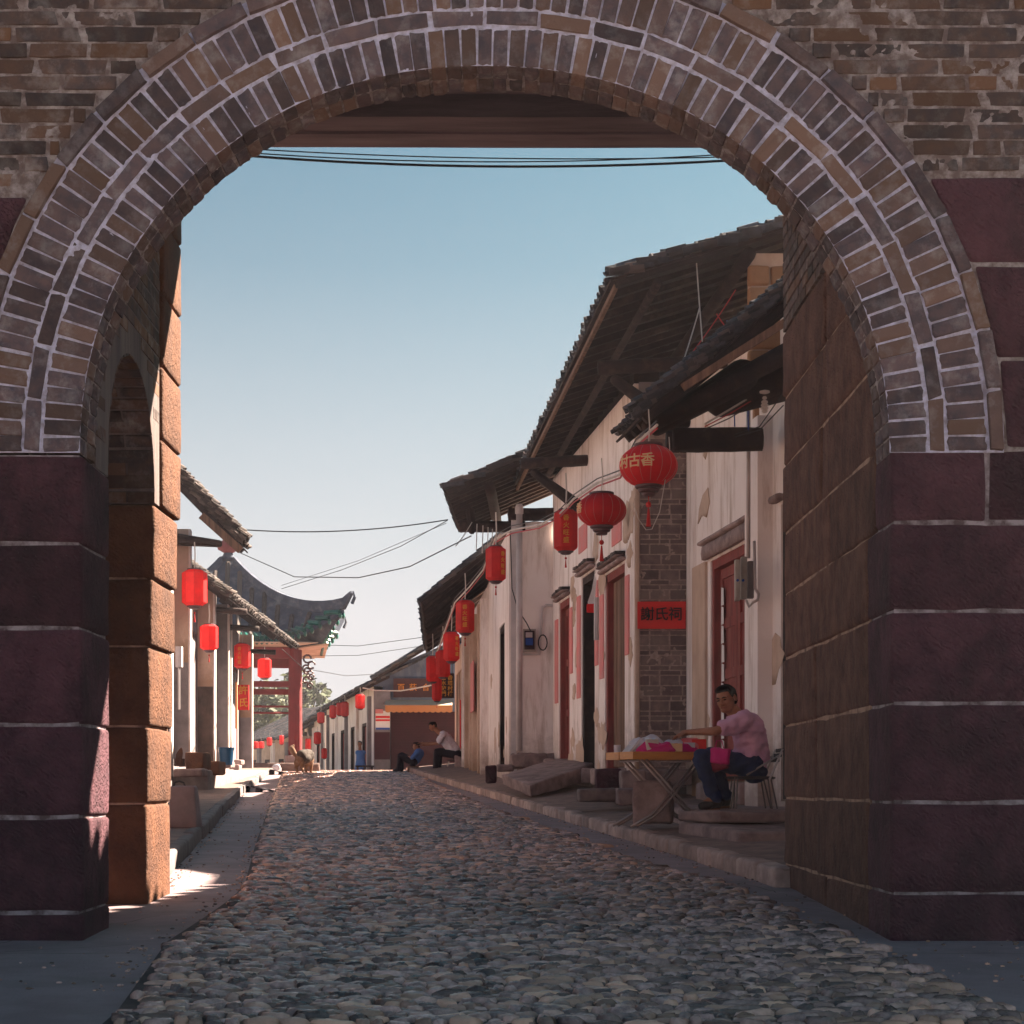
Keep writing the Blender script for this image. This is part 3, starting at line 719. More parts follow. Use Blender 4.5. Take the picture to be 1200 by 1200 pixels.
# electric cables slung across the top of the back opening
cb = thing('cable_bundle', 'dark bundle of sagging cables crossing just under the gate ceiling beams', 'cable', (0, 10.9, 4.8))
c = 0
for (a, b, py0, pym, py1, r_) in ((-2.1,1.92,176,195,183,.008),(-2.1,1.92,174,191,176,.004),(-2.1,1.92,172,188,184,.004)):
    pa, pb_ = P(215,py0,10.9), P(915,py1,10.9); mb = MB()
    s_ = (((921-(py0+py1)/2))-(921-pym))/F*10.9
    mb.tube(sag((a,10.9-c*.02,pa.z), (b,10.9-c*.02,pb_.z), s_, 20), r_, 6); mb.build('cable', M['cabledark'], cb); c += 1
# ================================================================== ROOFS AND HOUSES
def tile_shape(kind, Lx, r, n=4, th=.012):
    """curved tile along +y (up slope), arc in x; kind 1 = cover (convex), -1 = channel"""
    vs = []; fs = []
    for layer in (0, 1):
        rr = r-th*layer if kind > 0 else r+th*layer*0-th*(1-layer)
        for e in (0, 1):
            for k in range(n+1):
                a = math.pi*(.12+.76*k/n); x = rr*math.cos(a); z = kind*(rr*math.sin(a)-r*.45)
                vs.append((x, e*Lx, z+ (0 if e else .026)))
    m = n+1
    for k in range(n):
        fs.append((k, k+1, m+k+1, m+k)); fs.append((2*m+k, 3*m+k, 3*m+k+1, 2*m+k+1))
        fs.append((k, 2*m+k, 2*m+k+1, k+1)); fs.append((m+k, m+k+1, 3*m+k+1, 3*m+k))
    fs.append((0, m, 3*m, 2*m)); fs.append((n, 2*m+n, 3*m+n, m+n))
    return vs, fs
def roof(house, e0, e1, up, L, pitch=.22, row=.17, m='tile', near_end=True, rafters=10, dip=0.0, curl=0.0, boards=True, n=4, tilem=None, rag=.02, stack=1):
    """one slope: e0 (near) to e1 (far) is the eave, up = direction up the slope"""
    e0 = Vector(e0); e1 = Vector(e1); up = Vector(up).normalized(); side = (e1-e0); W = side.length; side.normalize()
    nr = side.cross(up).normalized()
    if nr.z < 0: nr = -nr
    up = up
    rf = MB(); nc = max(2, int(W/pitch)); nrw = int(L/row); off = rootloc(house)
    base = thing_part = None
    def surf(u, v):
        d = -dip*4*(v/L)*(1-v/L)-curl*0 - dip*.4*math.sin(math.pi*u/W)
        return e0+side*u+up*v+nr*(d+.02*noise.noise(Vector((u*.9, v*.9, off.x*3))))
    shape = {k: tile_shape(k, row*1.35, pitch*.34 if k > 0 else pitch*.40, n) for k in (1,-1)}
    first = []
    for j in range(nc):
        for kind in (-1, 1):
            u = (j+(.5 if kind > 0 else 0))*W/nc
            for i in range(nrw):
                p = surf(u+R.uniform(-.012,.012), i*row+R.uniform(-rag,rag)*.6)
                yaw = R.uniform(-.04,.04); sx = (side*math.cos(yaw)+up*math.sin(yaw)); uy = nr.cross(sx) if nr.cross(sx).dot(up) > 0 else -nr.cross(sx)
                hgt = (.05 if kind > 0 else .03)+R.uniform(0,.012)
                if j == 0 and near_end:
                    for q_ in range(stack):
                        y2 = yaw+R.uniform(-.18,.18)*(stack > 1); s2 = (side*math.cos(y2)+up*math.sin(y2)).normalized(); u2 = nr.cross(s2); u2 = u2 if u2.dot(up) > 0 else -u2
                        tl = R.uniform(-.16,.10)*(stack > 1); u2 = (u2+nr*tl).normalized()
                        first.append((kind, p+side*R.uniform(-.05,.03)*(stack > 1)-up*R.uniform(0,.05)*(stack > 1), s2, u2, hgt+q_*.032))
                    continue
                rf.tone = R.random(); vs, fs = shape[kind]
                rf.add([p+sx*q[0]+uy*q[1]+nr*(q[2]+hgt) for q in vs], fs)
    q = MB()
    for i in range(12):   # dark sheet added under the tiles to stop light leaking through
        v0, v1 = L*i/12, L*(i+1)/12
        a, b, c, d = surf(0,v0), surf(W,v0), surf(W,v1), surf(0,v1)
        t = nr*.022
        q.hexa([a-t,b-t,c-t,d-t,a,b,c,d])
    rp = q.build('roof', M['wood'], house)
    rf.build('tile', M[tilem or m], rp, kind='stuff')
    mm = {}
    for (kind, p, sx, uy, hgt) in first:
        if kind not in mm:
            b = MB(); vs, fs = shape[kind]; b.add(vs, fs); mm[kind] = b.mesh('tile', M[tilem or m])
        o = bpy.data.objects.new('tile', mm[kind]); COL.objects.link(o); o.parent = rp
        mt = Matrix((sx, uy, sx.cross(uy) if sx.cross(uy).dot(nr) > 0 else -sx.cross(uy))).transposed().to_4x4(); mt.translation = p+nr*hgt-off; o.matrix_local = mt
    for k in range(rafters):
        u = W*(k+.15)/max(1, rafters); b = MB(); a, c = surf(u, .04)-nr*.06, surf(u, L-.02)-nr*.06
        b.bar(a, c, .07, .075, up=nr); b.build('rafter', M['wood'], rp)
    return rp
class Face:
    """a facade running along a line x(Y); v = outwards to the street"""
    def __init__(s, house, xf, side):
        s.h = house; s.xf = xf; s.side = side
    def c(s, Y, v, z): return Vector((s.xf(Y)+s.side*v, Y, z))
    def box(s, Y0, Y1, v0, v1, z0, z1, name, m, label=None, par=None, seg=None, zb1=None):
        a, b = (Y0, Y1)
        c = [s.c(a,v0,z0), s.c(a,v1,z0), s.c(b,v1,z0 if zb1 is None else z0), s.c(b,v0,z0)]
        c += [s.c(a,v0,z1), s.c(a,v1,z1), s.c(b,v1,z1), s.c(b,v0,z1)]
        mb = MB()
        if seg: mb.block(c, seg=seg, rnd=.02, amp=.008, fs=3, seed=R.uniform(0,50))
        else: mb.hexa(c)
        o = mb.build(name, M[m], par or s.h, smooth=bool(seg))
        if label: o['label'] = label
        return o
    def wall(s, Y0, Y1, z0, z1, openings, m='white', depth=.3):
        """one plastered wall mesh with openings (Ya, Yb, za, zb)"""
        mb = MB(); ys = sorted({Y0, Y1, *[o[0] for o in openings], *[o[1] for o in openings]}); zs = sorted({z0, z1, *[o[2] for o in openings], *[o[3] for o in openings]})
        for ya, yb in zip(ys, ys[1:]):
            for za, zb in zip(zs, zs[1:]):
                ym, zm = (ya+yb)/2, (za+zb)/2
                if any(o[0] <= ym <= o[1] and o[2] <= zm <= o[3] for o in openings): continue
                mb.hexa([s.c(ya,-depth,za), s.c(ya,0,za), s.c(yb,0,za), s.c(yb,-depth,za), s.c(ya,-depth,zb), s.c(ya,0,zb), s.c(yb,0,zb), s.c(yb,-depth,zb)])
        bm_o = mb.build('wall', M[m], s.h)
        import bmesh
        bm = bmesh.new(); bm.from_mesh(bm_o.data); bmesh.ops.remove_doubles(bm, verts=bm.verts, dist=1e-4)
        dup_ = {}
        for f in bm.faces:
            k = tuple(sorted(v.index for v in f.verts)); dup_.setdefault(k, []).append(f)
        bmesh.ops.delete(bm, geom=[f for fs in dup_.values() if len(fs) > 1 for f in fs], context='FACES_ONLY')
        bmesh.ops.recalc_face_normals(bm, faces=bm.faces); bm.to_mesh(bm_o.data); bm.free()
        return bm_o
    def door(s, Y0, Y1, z0, z1, m='reddoor', leaves=2, frame='reddoor', panels=3, rec=.12, boards=False, label=None):
        fr = s.box(Y0, Y0+.09, -rec-.05, -.02, z0, z1, 'door_frame', frame); s.box(Y1-.09, Y1, -rec-.05, -.02, z0, z1, 'door_frame', frame); s.box(Y0+.09, Y1-.09, -rec-.05, -.02, z1-.11, z1, 'door_frame', frame)
        w_ = (Y1-Y0-.18)/leaves
        for k in range(leaves):
            a = Y0+.09+k*w_; d = s.box(a+.006, a+w_-.006, -rec-.06, -rec, z0+.02, z1-.115, 'door', m, label)
            if boards:
                nb = max(3, int(w_/.12))
                for j in range(nb):
                    q = w_/nb; s.box(a+j*q+.008, a+(j+1)*q-.008, -rec, -rec+.012+.008*R.random(), z0+.03, z1-.12, 'door_board', m, par=d)
            else:
                s.box(a+.006, a+.09, -rec, -rec+.025, z0+.03, z1-.12, 'stile', m, par=d); s.box(a+w_-.09, a+w_-.006, -rec, -rec+.025, z0+.03, z1-.12, 'stile', m, par=d)
                hz = (z1-z0-.15)
                for j in range(panels+1):
                    zz = z0+.03+(hz-.12)*j/panels; s.box(a+.092, a+w_-.092, -rec, -rec+.023, zz, zz+.12, 'rail', m, par=d)
M['brickmortar'] = mat('brown_grey_mortar', (.42,.33,.29), (.24,.18,.165), scale=14, bump=.6, bscale=50)
def hood(face, Y0, Y1, z, house, m='slab', name='door_hood'):
    """small moulding of clay tiles over a door"""
    o = face.box(Y0-.08, Y1+.08, .0, .10, z, z+.06, name, 'slab', seg=(2,6,2))
    o2 = face.box(Y0-.05, Y1+.05, .0, .14, z+.065, z+.10, name, 'slab', seg=(2,6,2))
    n = int((Y1-Y0+.1)/.16)
    for k in range(n):
        y = Y0-.05+k*.16; face.box(y+.01, y+.14, .0, .12+R.uniform(0,.03), z+.10, z+.13+R.uniform(0,.03), 'tile', 'tileb', par=o2)
def back(house, c4, z0, z1, m='cream'):
    mb = MB(); mb.hexa([(x, y, z0) for x, y in c4]+[(x, y, z1) for x, y in c4]); return mb.build('back_wall', M[m], house)
def logp(house, p0, p1, r, name='purlin', m='wood', n=8):
    mb = MB(); k = 6; pts = [Vector(p0).lerp(Vector(p1), i/k) for i in range(k+1)]
    mb.tube(pts, [r*R.uniform(.93,1.07) for _ in pts], n); return mb.build(name, M[m], house, smooth=True)

hS = thing('added_shade_house', 'low house added between the gate tower and nearest right house to shade the street', 'house', (2.6, 13, .3))  # added house hidden by the pier, shaped to keep sun off the cobbles
mb = MB(); fp = [(1.99,11.25),(6,11.25),(6,14.9),(2.62,14.9)]; mb.hexa([(x,y,-.1) for x,y in fp]+[(x,y,4.85) for x,y in fp]); mb.build('wall', M['cream'], hS)
roof(hS, (1.98,11.27,4.95), (2.60,14.9,4.95), Vector((1,-.17,.35)), 3.6, pitch=.24, row=.18, rafters=6)
# ---------------- right house A : near house with the panelled red door
hA = thing('town_house', 'nearest white house on the right, panelled red door behind the vendor under a tiled canopy', 'house', (2.9, 18, .6), 'houses along the cobbled street')
fA = Face(hA, fac1, -1)
fA.wall(15.0, 21.38, .3, 5.9, [(18.40,20.15,.80,3.50),(16.0,17.25,.6,3.70)])
fA.door(18.40, 20.15, .80, 3.50, 'reddoor', 2, 'reddoor', 4)
fA.door(16.0, 17.25, .62, 3.70, 'browndoor', 2, 'wood', 3, rec=.2)
fA.box(18.25, 20.3, .0, .09, 3.52, 3.70, 'door_lintel', 'slab', seg=(2,8,2)); fA.box(18.2, 20.35, .0, .13, 3.705, 3.76, 'door_lintel', 'slab', seg=(2,8,2))
fA.box(18.3, 20.25, -.1, .16, .55, .80, 'threshold', 'slab', seg=(3,6,3)); fA.box(17.1, 17.4, .0,.10, 3.72, 3.80, 'door_lintel', 'slab', seg=(2,3,2))
fA.box(17.55, 18.05, .0, .16, .45, 4.7, 'pilaster', 'white'); fA.box(18.055, 18.13, .0, .05, .45, 5.3, 'exposed_brick_edge', 'adobe'); fA.box(20.98, 21.36, .0, .006, .6, 5.8, 'pilaster', 'white')
fA.box(20.3, 20.95, .0, .035, .6, 3.52, 'door_jamb_plaster', 'cream')
mb = MB()   # peeled paper strip on the near door
for k in range(9):
    z = 1.1+k*.23; Y = 19.93+R.uniform(-.02,.02); mb.hexa([fA.c(Y-.07,-.086,z), fA.c(Y-.07,-.083,z), fA.c(Y+.05,-.083,z), fA.c(Y+.05,-.086,z), fA.c(Y-.06,-.086,z+.2), fA.c(Y-.06,-.083,z+.2), fA.c(Y+.04,-.083,z+.22), fA.c(Y+.04,-.086,z+.22)])
o = mb.build('peeling_paper', M['whitepaint'], hA, kind='stuff')
pz = [(0,0),(.16,.10),(.34,.02),(.46,.22),(.40,.46),(.20,.40),(.05,.22)]
mb = MB(); n = len(pz); vs = [fA.c(20.75-a*1.25, .002, 4.05+b*.8) for a, b in pz]+[fA.c(20.75-a*1.25, .012, 4.05+b*.8) for a, b in pz]
mb.add(vs, [tuple(range(n))[::-1], tuple(range(n, 2*n))]+[(i, (i+1)%n, n+(i+1)%n, n+i) for i in range(n)]); mb.build('peeled_patch', M['cream'], hA)
# gable of adobe blocks facing the gate, above the canopy
gx0 = 2.60
mb = MB(); mb.box(gx0+.02, 5.5, 17.33, 17.6, 4.85, 6.35); mb.build('gable_wall', M['cream'], hA)
z = 4.9; k = 0
while z < 6.2:
    x = gx0-.02+(0 if k%2 else -.0); first = True
    while x < 4.2:
        L = .24 if (first and k%2) else .46; first = False
        mb = MB(); mb.bbox(x, x+L-.015, 17.28, 17.4, z, z+.205, seg=(4,2,3), rnd=.02, amp=.01, fs=5, seed=x+z); mb.build('adobe_block', M['adobe'], hA, smooth=True); x += L
    z += .222; k += 1
back(hA, [(fac1(15)+.3,15),(7,15),(7,21.38),(fac1(21.38)+.3,21.38)], .2, 5.75)
mb = MB(); mb.bbox(2.1, 2.62, 15.0, 15.3, 3.0, 3.2, seg=(4,2,2)); 
# long carved brackets and the canopy over the door
logp(hA, (1.72,17.25,4.36), (2.72,17.25,4.38), .12, 'bracket_beam')
mb = MB(); mb.bbox(1.76, 2.70, 17.0, 17.14, 4.22, 4.46, seg=(8,2,3), rnd=.02, amp=.012, fs=3); mb.build('bracket_beam', M['wood'], hA, smooth=True)
mb = MB(); mb.bbox(1.70, 1.95, 16.98, 17.16, 4.47, 4.58, seg=(3,2,2), rnd=.02, amp=.01); mb.build('bracket_block', M['wood'], hA, smooth=True)
# canopy (pent roof)
dirA = Vector((-.127,1,0)).normalized(); upA = Vector((.77,.1,.64)).normalized()
e0 = P(748,489,15.6)
roof(hA, e0, e0+dirA*1.1, upA, 2.3, pitch=.17, row=.085, m='tile', rafters=4, rag=.03, n=5, stack=3)
mb = MB(); a = P(800,457,15.52); b = P(921,381,15.52); mb.bar(a+Vector((0,0,.02)), b+Vector((0,0,.03)), .05, .07); mb.build('verge_board', M['browndoor'], hA)
mb = MB(); mb.cap(P(760,500,15.9), P(925,412,15.9), .07, .10, 8); mb.build('canopy_beam', M['wood'], hA, smooth=True)
mb = MB(); mb.cap(P(845,470,16.4), P(925,440,16.4), .16, .24, 8); mb.build('carved_bracket', M['wood'], hA, smooth=True)
mb = MB(); mb.cap(P(770,500,16.2), P(870,440,16.2), .09, .16, 8); mb.build('carved_bracket', M['wood'], hA, smooth=True)
def patches(f, n, Y0, Y1, z0, z1, seed, m='cream'):
    r_ = random.Random(seed)
    for k in range(n):
        Yc, zc_ = r_.uniform(Y0, Y1), z0+(z1-z0)*r_.random()**1.6; sz = r_.uniform(.08,.3); q = 14
        pl2 = [(Yc+sz*(1+.45*r_.uniform(-1,1))*math.cos(2*math.pi*i/q), zc_+sz*r_.uniform(.8,1.0)*(1+.4*r_.uniform(-1,1))*math.sin(2*math.pi*i/q)) for i in range(q)]
        mb = MB(); vs = [f.c(a, .0015, b) for a, b in pl2]+[f.c(a, .006, b) for a, b in pl2]
        mb.add(vs, [tuple(range(q))[::-1], tuple(range(q, 2*q))]+[(i, (i+1)%q, q+(i+1)%q, q+i) for i in range(q)]); mb.build('peeled_patch', M[m], f.h)
patches(fA, 7, 20.3, 21.3, .9, 5.5, 4, 'cream'); patches(fA, 5, 17.4, 18.3, .8, 4, 9)
# ---------------- right house B : tall house under the big roof
hB = thing('town_house', 'tall right house with the biggest tile roof, three old doors and a grey brick end', 'house', (1.2, 24, 1.0), 'houses along the cobbled street')
fB = Face(hB, fac2, -1)
dB = [(22.1,23.5,1.0,3.75),(24.3,25.4,1.02,3.95),(26.5,27.55,1.05,3.8)]
fB.wall(21.5, 28.2, .5, 6.0, dB)
fB.door(22.1, 23.5, 1.0, 3.75, 'browndoor', 2, 'reddoor', 3, boards=True); fB.door(24.3, 25.4, 1.02, 3.95, 'browndoor', 2, 'wood', 3, rec=.25, boards=True); fB.door(26.5, 27.55, 1.05, 3.8, 'reddoor', 2, 'reddoor', 3)
for (a, b, z0, z1) in dB:
    hood(fB, a, b, z1+.02, hB); fB.box(a-.1, b+.1, -.1, .2, z0-.22, z0, 'threshold', 'slab', seg=(3,6,3))
    fB.box(b+.06, b+.34, .0, .02, z0+1.3 if a<24 else z0+1.1, z1-.25, 'paper_couplet', 'paper'); fB.box(a-.32, a-.08, .0, .02, z0+1.5, z1-.2, 'paper_couplet', 'paper')
fB.box(22.3, 22.95, .0, .015, 4.08, 4.46, 'paper_square', 'paper'); fB.box(24.9, 25.6, .0, .015, 4.35, 4.75, 'paper_square', 'paper')
patches(fB, 9, 23.6, 24.2, 1.0, 4.5, 5, 'cream'); patches(fB, 8, 25.5, 26.4, 1.0, 5, 6); patches(fB, 5, 21.6, 22.0, 1.2, 5.5, 16, 'cream')
# grey brick end wall facing the gate
xa, xb = 1.736, 2.40
mb = MB(); mb.box(xa+.045, xb+.5, 21.416, 21.5, .45, 6.0); mb.build('mortar', M['greyplaster'], hB)
vs = []; fs = []; mb = MB(); nx_, nz_ = 56, 400
for j in range(nz_+1):
    for i in range(nx_+1): x, z = xa+.05+i*.012, .5+j*.0125; vs.append((x, 21.4045-.012*smear(x*.8, z*.8, 2.0), z))
for j in range(nz_):
    for i in range(nx_): q = j*(nx_+1)+i; fs.append((q, q+1, q+nx_+2, q+nx_+1))
mb.add(vs, fs); mb.build('smeared_mortar', M['brickmortar'], hB)
mb = MB(); mb.bbox(xa-.01, xa+.05, 21.385, 21.52, .8, 5.9, seg=(2,2,20), rnd=.01, amp=.008, fs=6); mb.build('corner_plaster', M['cream'], hB)
gb = unit_bricks(M['greybrick'], 5, amp=.02); z = .62; k = 0
seq = [.135,.062,.062,.135,.062,.135,.135,.062,.062]
while z < 5.2:
    hh = seq[k % len(seq)]; x = xa+.05; first = True
    while x < xb-.02:
        L = R.choice([.26,.28,.26,.13]) if not (first and k%2) else .13; first = False; e = min(x+L, xb)
        if e-x > .05: put(R.choice(gb), 'brick', hB, ((x+e)/2, 21.435, z+hh/2), (e-x-.014, .07, hh-.012))
        x += L
    z += hh; k += 1
# tall roof: big eave reaching towards the gate
eB = [P(715,327,17.0), P(602,568,28.3)]
dB_ = (eB[1]-eB[0]); upB = Vector((2.87-1.116, -.06, .56)).normalized()
roof(hB, eB[0], eB[1], upB, 5.2, pitch=.23, row=.16, m='tile', rafters=30, dip=.05, rag=.035, stack=2)
for (fx, zz, r_) in ((1.45,.30,.07),(2.6,.66,.08),(.5,.05,.045)):
    d = Vector((fx,0,zz)); logp(hB, eB[0]+Vector((fx,.1,fx*.32-.17)), eB[1]+Vector((fx,-.1,fx*.32-.17)), r_)
fB.box(21.6, 28.1, -.35, -.02, 6.0, 6.3, 'wall_plate', 'wood')
for Yb in (19.2, 24.9):
    x0 = fac2(Yb) if Yb > 21 else fac1(Yb)-.55
    logp(hB, (x0-1.0, Yb, 5.62), (x0+.5, Yb+.02, 5.70), .085, 'bracket_beam'); mb = MB(); mb.cap((x0-.1, Yb, 4.95), (x0-.8, Yb, 5.48), .10, .06, 8); mb.build('bracket_strut', M['wood'], hB, smooth=True)
# loose tiles weighting the roof edge
for (px, py) in ((752,307),(812,289),(848,284),(879,269),(733,318)):
    p = P(px, py+6, 17.1); mb = MB(); mb.block([p+Vector(q) for q in ((-.09,-.1,-.05),(.09,-.1,-.02),(.09,.1,-.02),(-.09,.1,-.05),(-.08,-.1,.03),(.11,-.1,.07),(.11,.1,.07),(-.08,.1,.03))], seg=(3,2,2), rnd=.01, amp=.01, seed=px); mb.build('loose_tile', M['tile'], hB)
mb = MB(); mb.bar(eB[0]+Vector((.06,.05,-.07)), eB[1]+Vector((.06,0,-.07)), .04, .06); mb.build('fascia_board', M['browndoor'], hB)
back(hB, [(fac2(21.6)+.35,21.6),(7,21.6),(7,28.15),(fac2(28.15)+.35,28.15)], .4, 6.0)
# ---------------- right house C : plain white end wall with the meter box
hC = thing('town_house', 'white house with a blank end wall carrying a white downpipe and a meter box', 'house', (.5, 28.2, 1.0), 'houses along the cobbled street')
mb = MB(); mb.hexa([(.26,28.25,.7),(.93,28.25,.7),(.93,28.5,.7),(.26,28.5,.7),(.26,28.25,5.28),(.93,28.25,5.28),(.93,28.5,5.28),(.26,28.5,5.28)]); mb.build('end_wall', M['white'], hC)
mb = MB(); mb.box(.16,.25,28.16,28.5,.7,5.3); mb.build('corner_post', M['pipe'], hC)
mb = MB(); mb.bbox(.1,1.0,28.1,28.3,5.29,5.5, seg=(6,2,2), rnd=.02, amp=.01); mb.build('tie_beam', M['wood'], hC, smooth=True)
mb = MB(); mb.bbox(.25,1.0,28.05,28.26,.95,1.32, seg=(6,2,3), rnd=.03, amp=.03, fs=4); mb.build('rubble_plinth', M['slab'], hC, smooth=True)
fC = Face(hC, fac3, -1)
fC.wall(28.55, 33.6, .8, 5.2, [(29.6,30.9,1.1,3.7)]); fC.door(29.6,30.9,1.1,3.7,'browndoor',2,'wood',3,boards=True)
eC = [P(520,575,27.0), P(537,623,31.2)]
roof(hC, eC[0], eC[1], Vector((1.23,0,.52)), 3.6, pitch=.24, row=.17, rafters=12, rag=.035, stack=2)
logp(hC, eC[0]+Vector((.75,.1,.10)), eC[1]+Vector((.75,0,.10)), .09); logp(hC, (-.72,28.25,5.2), (.4,28.3,5.2), .10, 'bracket_beam')
mb = MB(); mb.cap(P(551,600,28.2), P(553,622,28.2), .08, .06, 8); mb.build('bracket_strut', M['wood'], hC)
for px in (541,569,589): 
    p = P(px, 573-(px-520)*.34, 27.1); mb = MB(); mb.box(p.x-.07,p.x+.08,p.y-.05,p.y+.1,p.z-.02,p.z+.07); mb.build('loose_tile', M['tile'], hC)
back(hC, [(.95,28.5),(6,28.5),(6,33.6),(.2,33.6)], .6, 5.4)
# ---------------- right house D and E
hD = thing('town_house', 'white right house with many plaster posts and a sagging eave, beyond the blank wall', 'house', (-.2, 35, 1.1), 'houses along the cobbled street')
fD = Face(hD, fac3, -1); fD.wall(33.6, 41.8, .8, 4.9, [(35.2,36.6,1.2,3.6),(38.6,39.9,1.2,3.6)]); fD.door(35.2,36.6,1.2,3.6,'browndoor',2,'wood',3,boards=True); fD.door(38.6,39.9,1.2,3.6,'reddoor',2,'wood',3)
for Y in (33.9,34.9,36.9,38.1,40.2,41.4): fD.box(Y, Y+.28, 0, .16, .9, 4.6, 'pilaster', 'white' if int(Y)%2 else 'cream')
fD.box(36.0,37.2,.17,.19,2.4,3.5,'paper_couplet','paper')
eD = [P(493,706,33.0), P(497,745,38.0)]
roof(hD, eD[0], eD[1], Vector((1.27,0,1.03)), 2.6, pitch=.25, row=.17, rafters=8, rag=.04)
back(hD, [(-.1,33.6),(5,33.6),(5,41.8),(-.6,41.8)], .6, 5.3)
hE = thing('town_house', 'weathered timber fronted house with red paper strips behind the man in white', 'house', (-1, 44, 1.2), 'houses along the cobbled street')
facE = lambda Y: -.865-.085*(Y-41.8)
fE = Face(hE, facE, -1); fE.wall(41.85, 47.5, .8, 4.6, [(42.6,46.8,1.2,3.9)], 'cream')
for k in range(14): fE.box(42.6+k*.3, 42.6+k*.3+.27, -.1, -.04-.03*(k%3), 1.2, 3.9, 'wall_board', 'browndoor' if k%3 else 'cream')
for Y in (42.9,43.9,44.9): fE.box(Y, Y+.25, -.02, .0, 1.7, 3.1, 'paper_couplet', 'redpaper')
eE = [P(495,722,38.6), P(499,765,46.5)]
roof(hE, eE[0], eE[1], Vector((1.2,0,.8)), 2.4, pitch=.26, row=.18, rafters=8, rag=.04)
back(hE, [(-.7,41.9),(4,41.9),(4,47.5),(-1.2,47.5)], .6, 4.8)
# ---------------- end house across the top of the street
patches(fD, 8, 33.8, 41, 1.0, 4, 21); patches(fC, 6, 28.7, 33, 1.0, 4, 22)
hG = thing('corner_house', 'blue grey stained house closing the street, with brown signboard and maroon shutter', 'house', (-2.8, 56, .9))
def pbox(house, px0, px1, py0, py1, Y, d, name, m, label=None, seg=None):
    a, b = P(px0, py1, Y), P(px1, py0, Y); mb = MB()
    if seg: mb.bbox(a.x, b.x, Y, Y+d, a.z, b.z, seg=seg, rnd=.02, amp=.01)
    else: mb.box(a.x, b.x, Y, Y+d, a.z, b.z)
    o = mb.build(name, M[m], house)
    if label: o['label'] = label
    return o
mb = MB(); pts = [P(438,930,56.2), P(560,930,56.2), P(560,748,56.2), P(496,766,56.2), P(438,792,56.2)]; n = 5
mb.add(pts+[p+Vector((0,5,0)) for p in pts], [(0,1,2,3,4),(9,8,7,6,5)]+[((i+1)%5, i, i+5, (i+1)%5+5) for i in range(5)]); mb.build('wall', M['blueplaster'], hG)
sb = pbox(hG, 461, 531, 795, 817, 56.05, .12, 'signboard', 'signboard')
for ch, px in (('百', 470), ('荻', 484), ('合', 499)):
    p = P(px, 806, 56.03); text(ch, .26, p, (1,0,0), (0,0,1), M['orangeink'], sb)
sh = pbox(hG, 458, 533, 834, 925, 56.08, .1, 'roller_shutter', 'shutter')
for k in range(26): p0 = P(459, 836+k*3.2, 56.06); mb = MB(); mb.box(p0.x, P(532,0,56).x, 56.05, 56.085, p0.z-.03, p0.z); mb.build('shutter_slat', M['shutter'], sh)
pl_ = pbox(hG, 438, 457, 810, 925, 55.9, .3, 'pillar', 'greyplaster'); pbox(hG, 439, 457, 858, 890, 55.88, .02, 'red_painted_band', 'shutter')
ps = pbox(hG, 440, 457, 833, 855, 55.86, .03, 'poster', 'whitepaint')
pbox(hG, 440, 449, 831, 836, 55.83, .02, 'poster_print', 'paper').parent = hG
for (a, b, m_) in ((839,841.5,'redpaper'),(843,845,'redpaper'),(852.8,855,'blueink')):
    p0, p1 = P(440.3,b,55.84), P(456.8,a,55.84); mb = MB(); mb.box(p0.x, p1.x, 55.835, 55.855, p0.z, p1.z); mb.build('poster_print', M[m_], ps)
p0 = P(445,850,55.84); mb = MB(); mb.lathe(p0, [(.03,0),(.03,.01)], 8); 
# awning with a scalloped edge
aw = thing('awning', 'cream and orange cloth awning with a scalloped edge over the maroon shutter', 'awning', tuple(P(492,827,55.4)))
a, b = P(451,820,56.0), P(530,820,56.0); c_, d_ = P(451.5,826.5,55.2), P(530,826.5,55.2)
mb = MB(); mb.hexa([a-Vector((0,0,.02)), b-Vector((0,0,.02)), d_-Vector((0,0,.02)), c_-Vector((0,0,.02)), a, b, d_, c_]); mb.build('canopy', M['clothpale'], aw)
mb = MB(); N = 48
for i in range(N):
    t0, t1 = i/N, (i+1)/N; x0, x1 = c_.x+(d_.x-c_.x)*t0, c_.x+(d_.x-c_.x)*t1; zt_ = c_.z; zb0 = zt_-.21-.035*abs(math.sin(math.pi*t0*12)); zb1 = zt_-.21-.035*abs(math.sin(math.pi*t1*12))
    mb.hexa([(x0,55.18,zb0),(x1,55.18,zb1),(x1,55.2,zb1),(x0,55.2,zb0),(x0,55.18,zt_),(x1,55.18,zt_),(x1,55.2,zt_),(x0,55.2,zt_)])
mb.build('valance', M['cloth'], aw)
for px in (452,479,503,529): q = P(px,821,55.98); mb = MB(); mb.tube([q, q+Vector((0,-.78,-.2))], .015, 5); mb.build('awning_rod', M['metal'], aw)
# gable roof edge of the closing row
eG = [P(470,800,55.0), P(470,800,60)]
roof(hG, P(436,796,55.6), P(436,796,60.5), (P(500,757,55.6)-P(436,796,55.6)), 5.5, pitch=.28, row=.2, rafters=4, rag=.04, tilem='tile')
# hanging dark signboard with columns of gold characters
ds = thing('hanging_signboard', 'dark vertical signboard with columns of gold characters beside the lower lanterns', 'sign', tuple(P(523,818,46)))
pbx = P(516,818,46); pby = P(532,789,46); mb = MB(); mb.box(pbx.x, pby.x, 46, 46.06, pbx.z, pby.z); bd = mb.build('board', M['darkboard'], ds)
for r_ in range(4):
    for c__, px in enumerate((520,527.5)):
        text('古香水塔陂村門樓'[r_*2+c__], .145, P(px, 794.5+r_*6.3, 45.99), (1,0,0), (0,0,1), M['gold'], ds)
for px in (518,530): q = P(px,789,46.03); mb = MB(); mb.tube([q, q+Vector((0,0,.35))], .01, 5); mb.build('hanger', M['cabledark'], ds)
